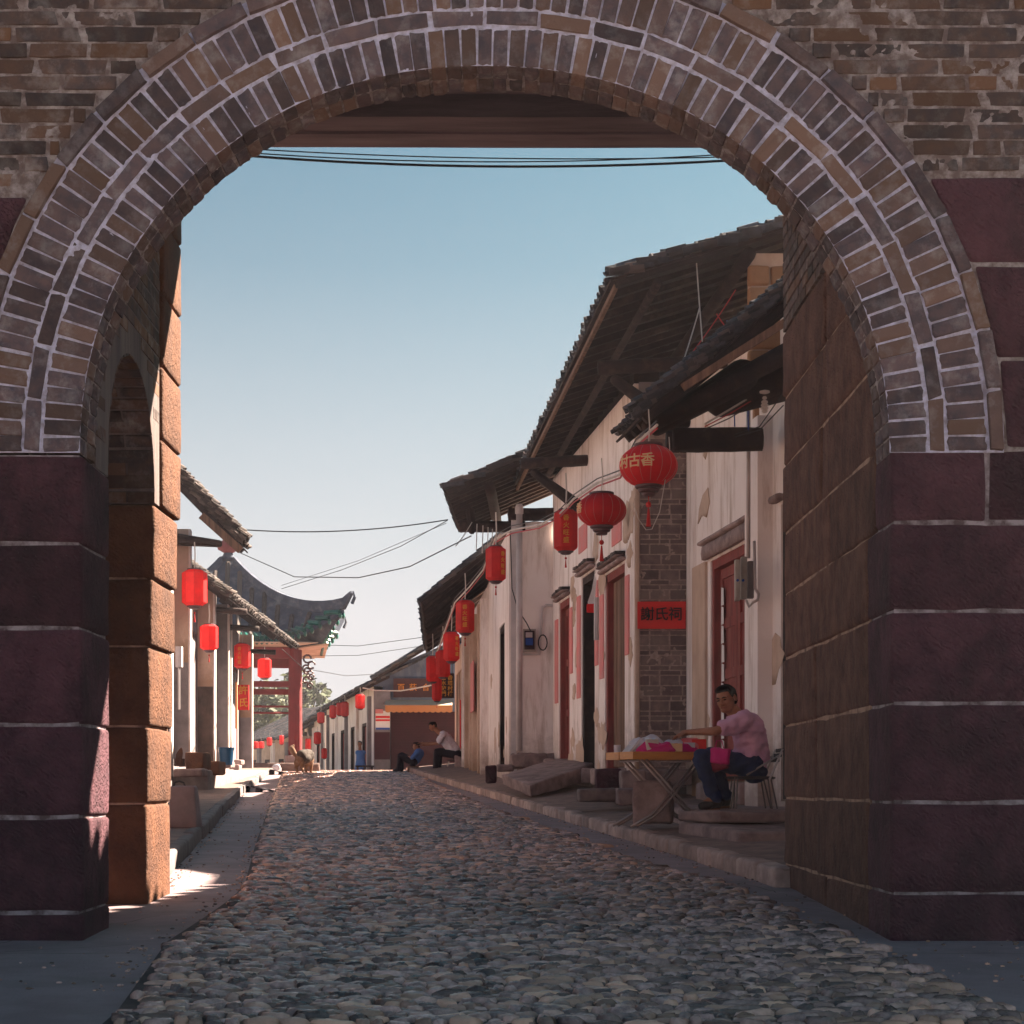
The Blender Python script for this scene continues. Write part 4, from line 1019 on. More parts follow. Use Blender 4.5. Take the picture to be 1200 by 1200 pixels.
# ---------------- row beyond the crest, facing the camera obliquely
def obl(name_lab, Y0, px0, Y1, px1, ze, over, lan=None, m='white', doors=3, base=.3, roofh=1.7):
    p0 = Vector(((px0-CX)/F*Y0, Y0, 0)); p1 = Vector(((px1-CX)/F*Y1, Y1, 0)); sl = (p1.x-p0.x)/(Y1-Y0); hh = thing('town_house', name_lab, 'house', (p0.x, Y0, base), 'houses along the cobbled street')
    xf = lambda Y: p0.x+sl*(Y-Y0); f = Face(hh, xf, -1); n = doors*2+1; dy = (Y1-Y0)/n
    ops = [(Y0+dy*(2*k+1)+dy*.12, Y0+dy*(2*k+2)-dy*.12, base+.3, ze-1.15) for k in range(doors)]
    f.wall(Y0, Y1, base, ze, ops, m)
    for i, (a, b, c, d) in enumerate(ops): f.door(a, b, c, d, 'browndoor' if i%2 else 'reddoor', 2, 'wood', 2, boards=True)
    for k in range(doors+1): f.box(Y0+dy*(2*k+.35), Y0+dy*(2*k+.35)+.3, 0, .12, base, ze-.3, 'pilaster', 'white' if k%2 else 'greyplaster')
    e0_ = Vector((p0.x-over, Y0-.4, ze-.15)); e1_ = Vector((p1.x-over, Y1+.3, ze-.15))
    roof(hh, e0_, e1_, Vector((1,.2,.5)), 4.0, pitch=.3, row=.2, rafters=12, rag=.05, n=3)
    back(hh, [(p0.x+.32,Y0),(p0.x+6,Y0+1),(p1.x+6,Y1),(p1.x+.32,Y1)], base, ze)
    return hh
obl('low white row just past the street crest, lanterns before its posts', 56.2, 438, 73, 383, 4.15, .5, doors=4)
obl('farther low house on the bend, half hidden behind the pavilion column', 76, 381, 92, 357, 4.0, .6, doors=2)
hH = obl('pale row far beyond the pavilion under a grey tiled roof', 84, 342, 90, 286, 3.3, .5, doors=3, m='cream')
# ================================================================== LEFT ROW
def facL(Y): return -5.0-.08*(Y-26)
def lefthouse(Y0, Y1, ze, lab, posts, doors, zf=1.30):
    hh = thing('town_house', lab, 'house', (facL(Y0), Y0, zf), 'houses along the cobbled street')
    f = Face(hh, lambda Y: facL(Y)-.30, 1)
    f.wall(Y0, Y1, .3, ze, [(a, b, zf, 3.6) for a, b in doors], 'greyplaster')
    for i, (a, b) in enumerate(doors): f.door(a, b, zf, 3.6, 'browndoor' if i%2 else 'reddoor', 2, 'reddoor', 3, rec=.1, boards=bool(i%2))
    for (Y, wd, prj, z0, m1, m2, zc) in posts:
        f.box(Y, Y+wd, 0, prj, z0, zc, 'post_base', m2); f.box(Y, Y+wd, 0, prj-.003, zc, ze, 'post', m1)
        f.box(Y+.004, Y+wd-.004, prj+.001, prj+.03, z0, ze, 'sun_white_post_edge', 'white')  # white strip: sunlight on the post's street side put into its colour
    back(hh, [(facL(Y0)-.32,Y0),(facL(Y1)-.32,Y1),(facL(Y1)-5,Y1),(facL(Y0)-5,Y0)], .2, ze, 'greyplaster')
    return hh, f
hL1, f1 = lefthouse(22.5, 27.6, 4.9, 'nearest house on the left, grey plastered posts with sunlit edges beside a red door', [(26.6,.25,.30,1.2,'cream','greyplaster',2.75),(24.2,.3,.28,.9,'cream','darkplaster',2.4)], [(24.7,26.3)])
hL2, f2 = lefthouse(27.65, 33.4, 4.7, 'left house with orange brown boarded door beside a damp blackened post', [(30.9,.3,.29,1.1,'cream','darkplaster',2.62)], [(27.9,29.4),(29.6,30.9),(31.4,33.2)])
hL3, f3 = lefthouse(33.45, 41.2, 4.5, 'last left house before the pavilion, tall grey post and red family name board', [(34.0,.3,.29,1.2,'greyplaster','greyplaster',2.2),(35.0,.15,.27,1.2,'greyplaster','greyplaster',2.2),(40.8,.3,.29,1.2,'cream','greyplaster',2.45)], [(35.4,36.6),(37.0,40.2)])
f3.box(35.6, 35.75, .32, .36, 2.0, 3.0, 'paper_couplet', 'cloth')
te = MB(); te.block([Vector(q) for q in ((facL(27)-.4,27,.4),(facL(27)+.3,27,.4),(facL(41)+.3,41.2,.9),(facL(41)-.4,41.2,.9),(facL(27)-.4,27,1.02),(facL(27)+.3,27,1.02),(facL(41)+.3,41.2,1.15),(facL(41)-.4,41.2,1.15))], seg=(4,40,3), rnd=.03, amp=.02, fs=2); te.top('stone_terrace', M['kerbgrey'], 'long raised stone terrace in front of the left houses', 'terrace', smooth=True)
# roofs of the left row
upL = Vector((-1, 0, 1.02))
p0 = P(280,636,26.3)
roof(hL1, (p0.x+.0,26.3,p0.z), (p0.x-.02,27.4,p0.z), upL, 2.6, pitch=.17, row=.085, rafters=5, rag=.04, tilem='tileb', stack=5)
mb = MB(); mb.cap(P(255,636,26.4)+Vector((0,.1,0)), P(205,632,26.4), .06, .10, 8); mb.build('carved_bracket', M['wood'], hL1, smooth=True)
mb = MB(); a = P(282,645,26.2); b = P(236,604,26.2); mb.bar(a, b, .05, .12); mb.build('verge_board', M['browndoor'], hL1)
p1 = P(337,752,39.0)
roof(hL3, (p1.x,36.2,p1.z), (p1.x-.02,41.0,p1.z), Vector((-1,0,.78)), 3.0, pitch=.22, row=.10, rafters=8, rag=.045, tilem='tileb', stack=3)
p2 = P(300,722,33.5)
roof(hL2, (p2.x-.0,30.2,p2.z), (p2.x-.1,35.9,p2.z), Vector((-1,0,.72)), 2.6, pitch=.22, row=.10, rafters=8, rag=.045, tilem='tileb', stack=3)
mb = MB(); a = P(322,748,36.0); mb.bar(a, P(258,702,36.0), .05, .12); mb.build('verge_board', M['wood'], hL3)
for Y in (31.2, 34.6, 40.7): 
    x0 = facL(Y); logp(hL2 if Y<34 else hL3, (x0+.6,Y,4.05), (x0-.3,Y,4.1), .06, 'bracket_beam')
# family name board
nb = thing('name_board', 'small red vertical name board with two gold characters between the left lanterns', 'sign', tuple(P(285,832,37.5)))
a, b = P(278.5,832,37.5), P(291.5,802.5,37.5); mb = MB(); mb.box(a.x,b.x,37.5,37.54,a.z,b.z); mb.build('board', M['redpaper'], nb)
text('許', .22, P(285,809.5,37.49), (1,0,0), (0,0,1), M['gold'], nb); text('氏', .22, P(285,824,37.49), (1,0,0), (0,0,1), M['gold'], nb)
# white meter box on the first left post
mbx = thing('meter_box', 'small pale electricity meter box on the corner right behind the left gate pier', 'meter box', tuple(P(209,783,24.0)))
a, b = P(205,782,24.0), P(213,757,24.0); mb = MB(); mb.bbox(a.x,b.x,24,24.12,a.z,b.z, seg=(2,2,3), rnd=.01, amp=0); mb.build('casing', M['pipe'], mbx)
mb = MB(); q = P(210,783,24.05); mb.tube([q, q+Vector((0,0,-.6))], .02, 6); mb.build('conduit', M['pipe'], mbx)

# ================================================================== PAVILION
pv = thing('pavilion', 'red columned roadside pavilion with a sweeping upturned roof edged in green glazed tiles', 'pavilion', (-8.0, 48.3, 1.3))
cx, cy = -8.0, 48.3; hw = 1.94; zt_ = 4.62; pv.rotation_euler.z = .127
for sx_ in (-1, 1):
    for sy_ in (-1, 1):
        x, y = cx+sx_*hw, cy+sy_*hw; mb = MB()
        mb.lathe((x,y,1.62), [(.19,0),(.195,.1),(.185,2.98)], 14); mb.build('column', M['redcol'], pv, smooth=False)
        mb = MB(); mb.bbox(x-.30,x+.30,y-.30,y+.30,1.15,1.62, seg=(3,3,3), rnd=.03, amp=.01); mb.build('column_base', M['slab'], pv, smooth=True)
mb = MB(); mb.bbox(cx-2.6,cx+2.62,cy-2.6,cy+2.6,.9,1.40, seg=(8,8,2), rnd=.03, amp=.01); mb.build('platform', M['pave'], pv, smooth=True)
for (z, d) in ((4.36,.30),(3.55,.16)):
    for sgn in (-1, 1):
        mb = MB(); mb.box(cx-hw-.05,cx+hw+.05,cy+sgn*hw-.09,cy+sgn*hw+.09,z,z+d); mb.build('tie_beam', M['redcol'], pv)
        mb = MB(); mb.box(cx+sgn*hw-.09,cx+sgn*hw+.09,cy-hw+.05,cy+hw-.05,z+.004,z+d-.004); mb.build('tie_beam', M['redcol'], pv)
for k in range(2):
    for sgn in (-1,): mb = MB(); mb.tube([(cx-hw,cy+sgn*hw,3.0-.18*k),(cx+hw,cy+sgn*hw,3.0-.18*k)], .03, 6); mb.build('rail', M['redcol'], pv)
for sgn in (-1, 1):   # low bench walls along the sides
    mb = MB(); mb.box(cx+hw-.12 if sgn>0 else cx-hw-.12, cx+hw+.14 if sgn>0 else cx-hw+.14, cy-hw+.25, cy+hw-.25, 1.4, 1.85); mb.build('bench', M['redcol'], pv)
# scroll brackets outside the columns
for sy_ in (-1, 1):
    x, y = cx+hw+.22, cy+sy_*hw
    for k in range(4):
        c = Vector((x+.12+.12*(k%2), y, 4.35-.17*k)); r_ = .11-.012*k
        mb = MB(); mb.tube([c+Vector((math.cos(a)*r_, 0, math.sin(a)*r_)) for a in np.linspace(0, 5.4, 10)], .028, 6); mb.build('scroll_bracket', M['lcap'], pv)
# roof: four curved slopes rising to a finial, hips swept up at the corners
apex = Vector((cx, cy, 7.35)); er = 2.68
def prf(u, v, q=0):
    """q quadrant 0..3; u -1..1 along the eave, v 0 eave..1 apex"""
    w_ = er*(1-v)**1.0+.12*v; cu = abs(u)
    lift = .78*(cu**5)*(1-v)**1.4; ext = .22*(cu**6)*(1-v)**2
    z = 4.86+(7.35-4.86)*(v**1.5)*1.0+lift
    d = w_*(1+ext); x_, y_ = u*d, -d
    a = q*math.pi/2; return Vector((cx+x_*math.cos(a)-y_*math.sin(a), cy+x_*math.sin(a)+y_*math.cos(a), z))
mb = MB(); NU, NV = 20, 12
for q in range(4):
    vs = [prf(-1+2*i/NU, j/NV, q) for j in range(NV+1) for i in range(NU+1)]; vs += [p-Vector((0,0,.12)) for p in vs]; n = (NU+1)*(NV+1); fs = []
    for j in range(NV):
        for i in range(NU):
            a = j*(NU+1)+i; fs.append((a,a+1,a+NU+2,a+NU+1)); fs.append((n+a,n+a+NU+1,n+a+NU+2,n+a+1))
    for i in range(NU): fs.append((i, n+i, n+i+1, i+1))
    mb.add(vs, fs)
rf = mb.build('roof', M['ridge'], pv, smooth=False)
for q in range(4):
    for i in range(15):
        u = -1+2*(i+.5)/15; pts = [prf(u*min(1,1-.0), v, q)+Vector((0,0,.045)) for v in np.linspace(0.03, .93, 10)]
        # tile rolls run straight up the slope and stop at the hips
        pts = []
        for v in np.linspace(0.02, .96, 12):
            w0 = er*(1-0.02); wv = er*(1-v)+.12*v; uu = u*w0/wv
            if abs(uu) > .98: break
            pts.append(prf(uu, v, q)+Vector((0,0,.055)))
        if len(pts) > 1: mb = MB(); mb.tube(pts, .07, 6); mb.build('tile_roll', M['tileb'], rf)
    for i in range(40):
        u = -1+2*(i+.5)/40; p = prf(u, 0, q); p2_ = prf(u, .09, q); mb = MB(); mb.tube([p+Vector((0,0,.0))+(p-p2_)*.15, p2_+Vector((0,0,.04))], .075, 7); mb.build('glazed_tile', M['glaze'], rf)
        mb = MB(); c = p+(p-p2_)*.18; mb.ell(c-Vector((0,0,.10)), (.055,.055,.085), 6, 4); mb.build('drip_tile', M['glaze'], rf)
    # hip ridge, deep plastered fin with swept tip
    mb = MB(); pts = [prf(1, v, q) for v in np.linspace(0, .97, 16)]; dirn = (pts[0]-pts[1]).normalized(); tip = pts[0]+dirn*.30+Vector((0,0,.42)); tip2 = pts[0]+dirn*.12+Vector((0,0,.14))
    top = [tip+Vector((0,0,.02)), tip2+Vector((0,0,.22))]+[p+Vector((0,0,.30-.10*i/15)) for i, p in enumerate(pts)]; bot = [tip-Vector((0,0,.04)), tip2-Vector((0,0,.0))]+[p-Vector((0,0,.02)) for p in pts]
    sd_ = (pts[0]-pts[-1]); sd_ = Vector((-sd_.y, sd_.x, 0)).normalized()*.065
    vs = []; fs = []
    for a, b in zip(top, bot): vs += [a-sd_, a+sd_, b+sd_, b-sd_]
    for i in range(len(top)-1):
        for k in range(4): fs.append((i*4+k, i*4+(k+1)%4, (i+1)*4+(k+1)%4, (i+1)*4+k))
    fs.append((0,3,2,1)); mb.add(vs, fs); mb.build('hip_ridge', M['ridge'], rf)
    p = prf(1,0,q); mb = MB(); c = p+dirn*.3+Vector((0,0,.1)); mb.tube([c+Vector((0,0,.0)), c+dirn*.10+Vector((0,0,.16)), c+dirn*.06+Vector((0,0,.34))], [.05,.045,.01], 6); mb.build('ridge_ornament', M['ridge'], rf)
    # pale soffit board
    mb = MB(); a0, a1 = prf(-.93,.03,q)-Vector((0,0,.17)), prf(.93,.03,q)-Vector((0,0,.17)); 
    a, b, c, d = prf(-.9,.04,q), prf(.9,.04,q), prf(.85,.36,q), prf(-.85,.36,q)
    for w_ in (a, b): w_.z = 4.72
    for w_ in (c, d): w_.z = 4.66
    mb.hexa([a,b,c,d]+[w_+Vector((0,0,.03)) for w_ in (a,b,c,d)]); mb.build('soffit', M['cream'], rf)
mb = MB(); mb.lathe((cx,cy,7.33), [(.20,0),(.24,.10),(.16,.16),(.13,.24)], 14); mb.build('finial_base', M['ridge'], pv, smooth=True)
mb = MB(); mb.lathe((cx,cy,7.55), [(.09,0),(.30,.12),(.34,.26),(.16,.40),(.10,.46),(.20,.60),(.22,.75),(.10,.92),(.03,1.10),(.005,1.25)], 14); mb.build('finial', M['redcol'], pv, smooth=True)

# ================================================================== TREES
def tree(name, lab, x, y, z0, hgt, rad, n=1500, seed=1, leaf=.32):
    r_ = random.Random(seed); t = thing(name, lab, 'tree', (x, y, z0), 'trees behind the pavilion')
    mb = MB(); mb.tube([(x,y,z0),(x+.2,y,z0+hgt*.35),(x-.1,y+.1,z0+hgt*.7)], [rad*.09,rad*.07,rad*.03], 8)
    mb.build('trunk', M['bark'], t, smooth=True)
    cl = [(Vector((x+r_.gauss(0,rad*.42), y+r_.gauss(0,rad*.42), z0+hgt*(.35+.55*r_.random()))), rad*r_.uniform(.25,.5)) for _ in range(16)]
    for c, _ in cl[:6]:
        mb = MB(); mb.tube([(x+.1,y,z0+hgt*.35), ((x+c.x)/2,(y+c.y)/2,z0+hgt*.5), tuple(c)], [rad*.05,rad*.03,rad*.01], 5); mb.build('limb', M['bark'], t)
    cr = MB()
    for i in range(n):
        c, q = r_.choice(cl); d = Vector((r_.gauss(0,1), r_.gauss(0,1), r_.gauss(0,.8))).normalized()*q*r_.uniform(.55,1.1); p = c+d
        a = Vector((r_.gauss(0,1), r_.gauss(0,1), r_.gauss(0,1))).normalized(); b = a.orthogonal().normalized(); s_ = leaf*r_.uniform(.5,1.2); cr.tone = r_.random()
        cr.add([p-a*s_, p+b*s_*.5, p+a*s_, p-b*s_*.5], [(0,1,2,3)])
    o = cr.build('crown', M['hedge'], t, kind='stuff'); return t
tree('broadleaf_tree', 'yellow green leafy tree seen between the left houses and the red pavilion column', -17.5, 112, .2, 7.2, 2.6, 3500, 3)
tree('broadleaf_tree', 'taller darker leafy tree behind the yellow green one beside the pavilion', -15.6, 124, .2, 8.8, 3.2, 3500, 5)
tree('broadleaf_tree', 'small rounded tree behind the farther low house at the bend', -14.4, 118, .2, 5.8, 2.2, 2500, 8)
tree('broadleaf_tree', 'broad tree behind the last left house, mostly hidden', -20.8, 120, .2, 8.0, 3.2, 3000, 11)

# ================================================================== LANTERNS
NLAN = 0
def lantern(lab, px, py, Y, wpx, hpx, kind='tube', txt=None, strg=.35, group='red lanterns hung along the street', tassel=True, faces=8, rot=.5, chars=None, m='silk'):
    s_ = Y/F; c = P(px, py, Y); r_ = wpx*s_/2; hh = hpx*s_
    t = thing('lantern', lab, 'lantern', (c.x, c.y, c.z-hh/2), group)
    if kind == 'round':
        nseg = 16; prof = [(r_*.42,-hh/2),(r_*.62,-hh*.44)]+[(r_*math.cos(a)**.75, hh*.5*math.sin(a)) for a in np.linspace(-.95,.95,11)]+[(r_*.62,hh*.44),(r_*.42,hh/2)]
        prof = [(max(0.001,p[0]),p[1]) for p in prof]
        mb = MB(); vs = []; fs = []; n = nseg*4
        for (q, z) in prof:
            for k in range(n):
                a = 2*math.pi*k/n; f_ = 1-.035*abs(math.sin(math.pi*k/4+math.pi/2))*1.0 if k%4 else 1.0
                vs.append(c+Vector((q*f_*math.cos(a), q*f_*math.sin(a), z)))
        for i in range(len(prof)-1):
            for k in range(n): fs.append((i*n+k, i*n+(k+1)%n, (i+1)*n+(k+1)%n, (i+1)*n+k))
        fs.append(tuple(range(n))[::-1]); fs.append(tuple(range((len(prof)-1)*n, len(prof)*n)))
        mb.add(vs, fs); body = mb.build('shade', M[m], t, smooth=True)
        for k in range(nseg):
            a = 2*math.pi*k/nseg; mb = MB(); mb.tube([c+Vector((q*1.006*math.cos(a), q*1.006*math.sin(a), z)) for q, z in prof[1:-1]], .0022, 4); mb.build('rib', M['paper'], body)
        for k, (q, dz) in enumerate(((.47,0),(.36,.13),(.24,.25))):
            z = c.z-hh/2-dz*r_; mb = MB(); mb.lathe((c.x,c.y,z), [(r_*q*.9,-r_*.10),(r_*q,-r_*.06),(r_*q,-.0)], 16); mb.build('base_ring', M['lcap'], t)
        mb = MB(); mb.lathe((c.x,c.y,c.z+hh/2), [(r_*.50,0),(r_*.50,r_*.07),(r_*.2,r_*.1)], 16); mb.build('top_cap', M['lcap'], t)
        zb = c.z-hh/2-r_*.36
    else:
        n = faces; prof = [(r_*.60,-hh/2),(r_,-hh*.41),(r_,hh*.41),(r_*.60,hh/2)]
        mb = MB(); mb.lathe(c, prof, n, rot); body = mb.build('shade', M[m], t)
        if Y < 46:
            for k in range(n):
                a = 2*math.pi*(k+rot)/n; mb = MB(); mb.tube([c+Vector((q*1.005*math.cos(a), q*1.005*math.sin(a), z)) for q, z in prof], r_*.018, 4); mb.build('rib', M['silkpale'], body)
        mb = MB(); mb.lathe((c.x,c.y,c.z-hh/2-r_*.14), [(r_*.48,0),(r_*.62,r_*.06),(r_*.62,r_*.14)], 12); mb.build('base_ring', M['lcap'], t)
        mb = MB(); mb.lathe((c.x,c.y,c.z-hh/2-r_*.27), [(r_*.30,0),(r_*.44,r_*.06),(r_*.44,r_*.13)], 12); mb.build('base_ring', M['lcap'], t)
        mb = MB(); mb.lathe((c.x,c.y,c.z+hh/2), [(r_*.62,0),(r_*.60,r_*.10),(r_*.2,r_*.14)], 12); mb.build('top_cap', M['lcap'], t)
        zb = c.z-hh/2-r_*.27
    if chars:
        if kind == 'round':
            for ch, ang in chars:
                a = -math.pi/2+ang; nrm = Vector((math.cos(a), math.sin(a), 0)); xd = Vector((-nrm.y, nrm.x, 0))
                text(ch, hh*.36, c+nrm*(r_*1.012), xd, (0,0,1), M['goldpale'], body, thick=.003)
        else:
            k = round((-.25-rot/n+.0)*n+ (0)); best = min(range(n), key=lambda k: abs(((2*math.pi*(k+.5+rot)/n) - (2*math.pi-math.pi/2+chars[1]) + math.pi) % (2*math.pi) - math.pi))
            a = 2*math.pi*(best+.5+rot)/n; nrm = Vector((math.cos(a), math.sin(a), 0)); xd = Vector((-nrm.y, nrm.x, 0)); ri = r_*math.cos(math.pi/n)
            for i, ch in enumerate(chars[0]):
                text(ch, hh*.155, c+nrm*(ri+.003)+Vector((0,0,hh*(.27-.18*i))), xd, (0,0,1), M['gold'], body, thick=.002)
    if tassel:
        mb = MB(); mb.ell((c.x,c.y,zb-r_*.30), (r_*.10,r_*.10,r_*.11), 6, 4); mb.tube([(c.x,c.y,zb),(c.x,c.y,zb-r_*.3)], r_*.02, 4)
        tz = mb.build('tassel_knot', M['tassel'], t)
        mb = MB(); mb.lathe((c.x,c.y,zb-r_*1.05), [(r_*.09,0),(r_*.06,r_*.3),(r_*.03,r_*.62)], 8); mb.build('tassel', M['tassel'], t)
    mb = MB(); q = c+Vector((0,0,hh/2+r_*.1)); mb.tube([q, q+Vector((.01,0,strg*.5)), q+Vector((0,0,strg))], .006 if Y<20 else .01, 5); mb.build('hanging_cord', M['cablewhite'], t)
    return t
M['goldpale'] = mat('pale_gold_lettering', (.85,.55,.33), (.75,.48,.28), bump=0)
lantern('largest round red lantern with pale characters, hung under the canopy nearest the gate', 760, 546, 14.5, 68, 46, 'round', strg=.3, chars=[('香',-.12),('古',-.58),('村',-1.05)])
lantern('second round red lantern, plain side showing, just left of the largest one', 705, 598, 17.0, 58, 37, 'round', strg=.35, chars=[('香',-1.15)])
T4 = '香飘四方'
lantern('tall faceted lantern with gold writing left of the two round lanterns', 663, 622, 20.5, 29, 48, chars=('香火旺盛', .25), strg=.45, m='silkpale')
lantern('faceted lantern in front of the blank white end wall corner', 581, 661, 24.5, 25, 40, chars=('香火旺盛', .5), strg=.5, m='silkpale')
lantern('faceted lantern with gold writing before the low sagging eave', 545, 723, 28.0, 23, 38, chars=('香火旺盛', .1), strg=.45, m='silkpale')
lantern('partly hidden faceted lantern just below and left of the one at the sagging eave', 529, 758, 32.0, 20, 34, chars=('香火旺盛', .5), strg=.5, tassel=False, m='silkpale')
lantern('dim lantern overlapped by its right neighbour in the far right cluster', 519, 778, 35.0, 18, 31, strg=.5, tassel=False, m='silkpale')
lantern('leftmost lantern of the far right cluster', 507, 784, 38.0, 16, 30, strg=.5, tassel=False, m='silkpale')
lantern('lowest lantern of the far right cluster, hanging over the awning', 512, 808, 41.0, 12, 27, strg=.7, m='silkpale')
LG = 'red lanterns hung along the street'
lantern('large faceted lantern nearest the left pier', 228, 689, 26.0, 29, 42, strg=.42, m='silkpale', rot=.2)
lantern('second faceted lantern on the left, in front of the pink plastered post', 245, 747, 29.6, 21, 30, strg=.35, m='silkpale', rot=.2)
lantern('third left lantern with a gold line of writing, above the red name board', 284, 769, 36.0, 19, 29, chars=('香火旺盛', .1), strg=.3, m='silkpale', rot=.2)
lantern('fourth left lantern, beside the red pavilion column', 310, 783, 42.0, 16, 23, strg=.3, tassel=False, m='silkpale', rot=.2)
far = [(422,822,54.5,12,17,'nearest far lantern, at the corner where the low white row begins'),(404,831,60,10,17,'second lantern along the low white row'),(398,831,63,8,15,'lantern tucked behind the second one of the low white row'),(390,834,65,8.5,15,'third spaced lantern along the low white row'),(376,841,70,9,13,'lantern high at the far end of the low white row'),(372,865,71,9,14,'low lantern at the far end of the low white row'),(361,872,75,7,13,'lantern beside the pavilion column base'),(380,883,69,7,12,'lowest lantern at the far end of the low white row'),(299,873,80,8,8,'round lantern far behind, leftmost under the grey roof'),(306,873,80.5,7,8,'second far lantern under the grey roof, touching the leftmost'),(315.6,869,81,6.5,10,'third far lantern under the grey roof'),(330,867,82,5.5,11,'far lantern partly behind the red pavilion column')]
for px, py, Y, w_, h__, lab in far: lantern(lab, px, py, Y, w_, h__, strg=.22, tassel=False, faces=8, m='silkpale')

# ================================================================== CABLES
def cable(lab, pts, r_, m='cabledark', sg=None, name='cable', group='overhead cables'):
    w3 = [P(*p) for p in pts]
    if len(w3) == 2: w3 = sag(w3[0], w3[1], sg or 0, 16)
    mb = MB(); mb.tube(w3, r_, 5); return mb.top(name, M[m], lab, 'cable', group=group)
cable('upper thin cable crossing the sky from the left roof to the right eave', [(275,620,30),(525,609,30)], .011, sg=.12)
cable('cable drooping from the pavilion finial to the right eave', [(275,645,44),(345,676,40),(420,677,36),(480,664,33),(552,628,29)], .012)
cable('faint cable in the middle of the sky, rising to the right eave', [(330,690,44),(400,668,40),(470,640,34),(524,610,30)], .008)
cable('lower faint cable crossing towards the sagging eave', [(330,686,45),(420,657,40),(523,613,30)], .006)
cable('cable low over the far roofs above the corner house', [(350,755,50),(420,757,48),(494,747,46)], .009)
cable('second low cable just under the first over the far roofs', [(350,769,50),(420,768,48),(495,757,46)], .008)
cable('long slack cable crossing behind the pavilion column to the far roofs', [(330,760,44),(355,783,46),(405,792,52),(440,790,55)], .010)
for k, (dy, r_, m_) in enumerate(((0,.013,'cablewhite'),(-5,.007,'cabledark'),(4,.009,'cablered'))):
    cable(['thick pale cable strung from lantern to lantern along the right eaves','thin dark wire running with the pale cable along the right eaves','reddish wire twisted round the pale cable along the right eaves'][k], [(770,498+dy,14.3),(745,520+dy,15.2),(727,556+dy,16.2),(700,566+dy,17.3),(672,585+dy,19),(655,603+dy,20.5),(632,615+dy,22),(600,621+dy,24),(580,632+dy,25),(566,668+dy,26.5),(550,688+dy,28),(533,706+dy,30.5),(520,742+dy,33.5),(512,765+dy,37),(505,790+dy,41)], r_, m_)
cable('pale cable looping across the far shopfront to the lanterns', [(425,806,55),(440,809,55),(470,809.5,54),(490,806,52),(505,803,48)], .022, 'cablewhite')
cable('loose pale loop of wire dangling under the largest round lantern', [(784,512,14.4),(785,530,14.4),(780,560,14.4),(773,600,14.4),(764,620,14.4),(757,621,14.4),(748,608,14.4),(742,590,14.4)], .004, 'cablewhite')
cable('long dark wire curving down the blank wall to the meter box', [(598,625,28),(600,690,28),(607,715,28),(617,730,28.1),(626,748,28.1)], .010)
for i, (a, b, m_) in enumerate((((815,290,17.3),(823,400,16.5),'cablewhite'),((840,368,17),(862,395,16.6),'cablered'),((860,370,17),(850,398,16.6),'cabledark'),((852,376,17),(853,392,16.6),'cableblue'),((820,360,17),(795,440,16.2),'cablewhite'),((806,420,16.6),(862,340,17.2),'cablered'),((860,430,16.6),(861,500,16.8),'cableblue'),((876,436,16.8),(877,505,17),'cableblue'))):
    cable(['pale wire hanging from the big roof behind the canopy tiles','red wire crossing above the canopy tiles','dark wire crossing the red one above the canopy','short blue wire above the canopy tiles','pale wire slanting down behind the canopy tip','long red wire slanting over the canopy','blue wire dropping behind the dark bracket beam','second blue wire by the white conduit'][i], [a, b], .007, m_, sg=.02)
for k in range(5):
    cable(['wire running from the porcelain insulator to the canopy, palest','reddish wire below the palest insulator wire','dark wire under the reddish insulator wire','lowest slack dark wire under the insulator','thin dark wire beside the gate wall by the insulator'][k], [(885+5*k,462+2*k,16.3),(855,480+5*k,16.2),(826,497+3*k,16.1)] if k < 3 else [(918,455+15*k-40,15.8),(890,488+4*k,16.2),(862,500+3*k,16.5)], .006 if k else .010, ['cablewhite','cablered','cabledark','cabledark','cabledark'][k])
for i, px in enumerate((553,559,566,572,577)):
    cable('thin cord hanging from the dark eave towards the lantern cable, %s' % ['outermost','second from the street','middle of the bunch','second from the wall','nearest the wall'][i], [(px,612+2*i,27.6),(px-1-3*(i==0)*6,640+4*i,27.2)], .008, 'cablewhite', sg=.02)
# porcelain insulator
ins = thing('insulator', 'pale porcelain insulator hanging under the canopy bracket', 'insulator', tuple(P(896,482,16)))
c = P(896,459,16); mb = MB(); mb.lathe(c-Vector((0,0,.02)), [(.02,0),(.05,.01),(.05,.025),(.015,.035)], 12); mb.build('hook_plate', M['porcelain'], ins)
for k, (dz, r_) in enumerate(((-.06,.022),(-.10,.032),(-.13,.036),(-.16,.038),(-.19,.03))):
    mb = MB(); mb.lathe(c+Vector((0,0,dz-.015)), [(r_*.6,0),(r_,.008),(r_,.02),(r_*.6,.03)], 12); mb.build('insulator_disc', M['porcelain'], ins)

# ================================================================== STREET FURNITURE, RIGHT
# red paper sign on the grey brick wall
sg = thing('paper_sign', 'red paper sign with three black characters on the grey brick wall', 'sign', (2.08, 21.37, 2.78))
a, b = P(747,737,21.37), P(803.5,705,21.37); mb = MB(); mb.bbox(a.x,b.x,21.365,21.375,a.z,b.z, seg=(8,2,3), rnd=.002, amp=.004, fs=3); mb.build('paper', M['redpaper'], sg)
for ch, px in (('謝', 758.5), ('氏', 775), ('祠', 791.5)): text(ch, .185, P(px,720.5,21.35), (1,0,0), (0,0,1), M['ink'], sg, thick=.003)
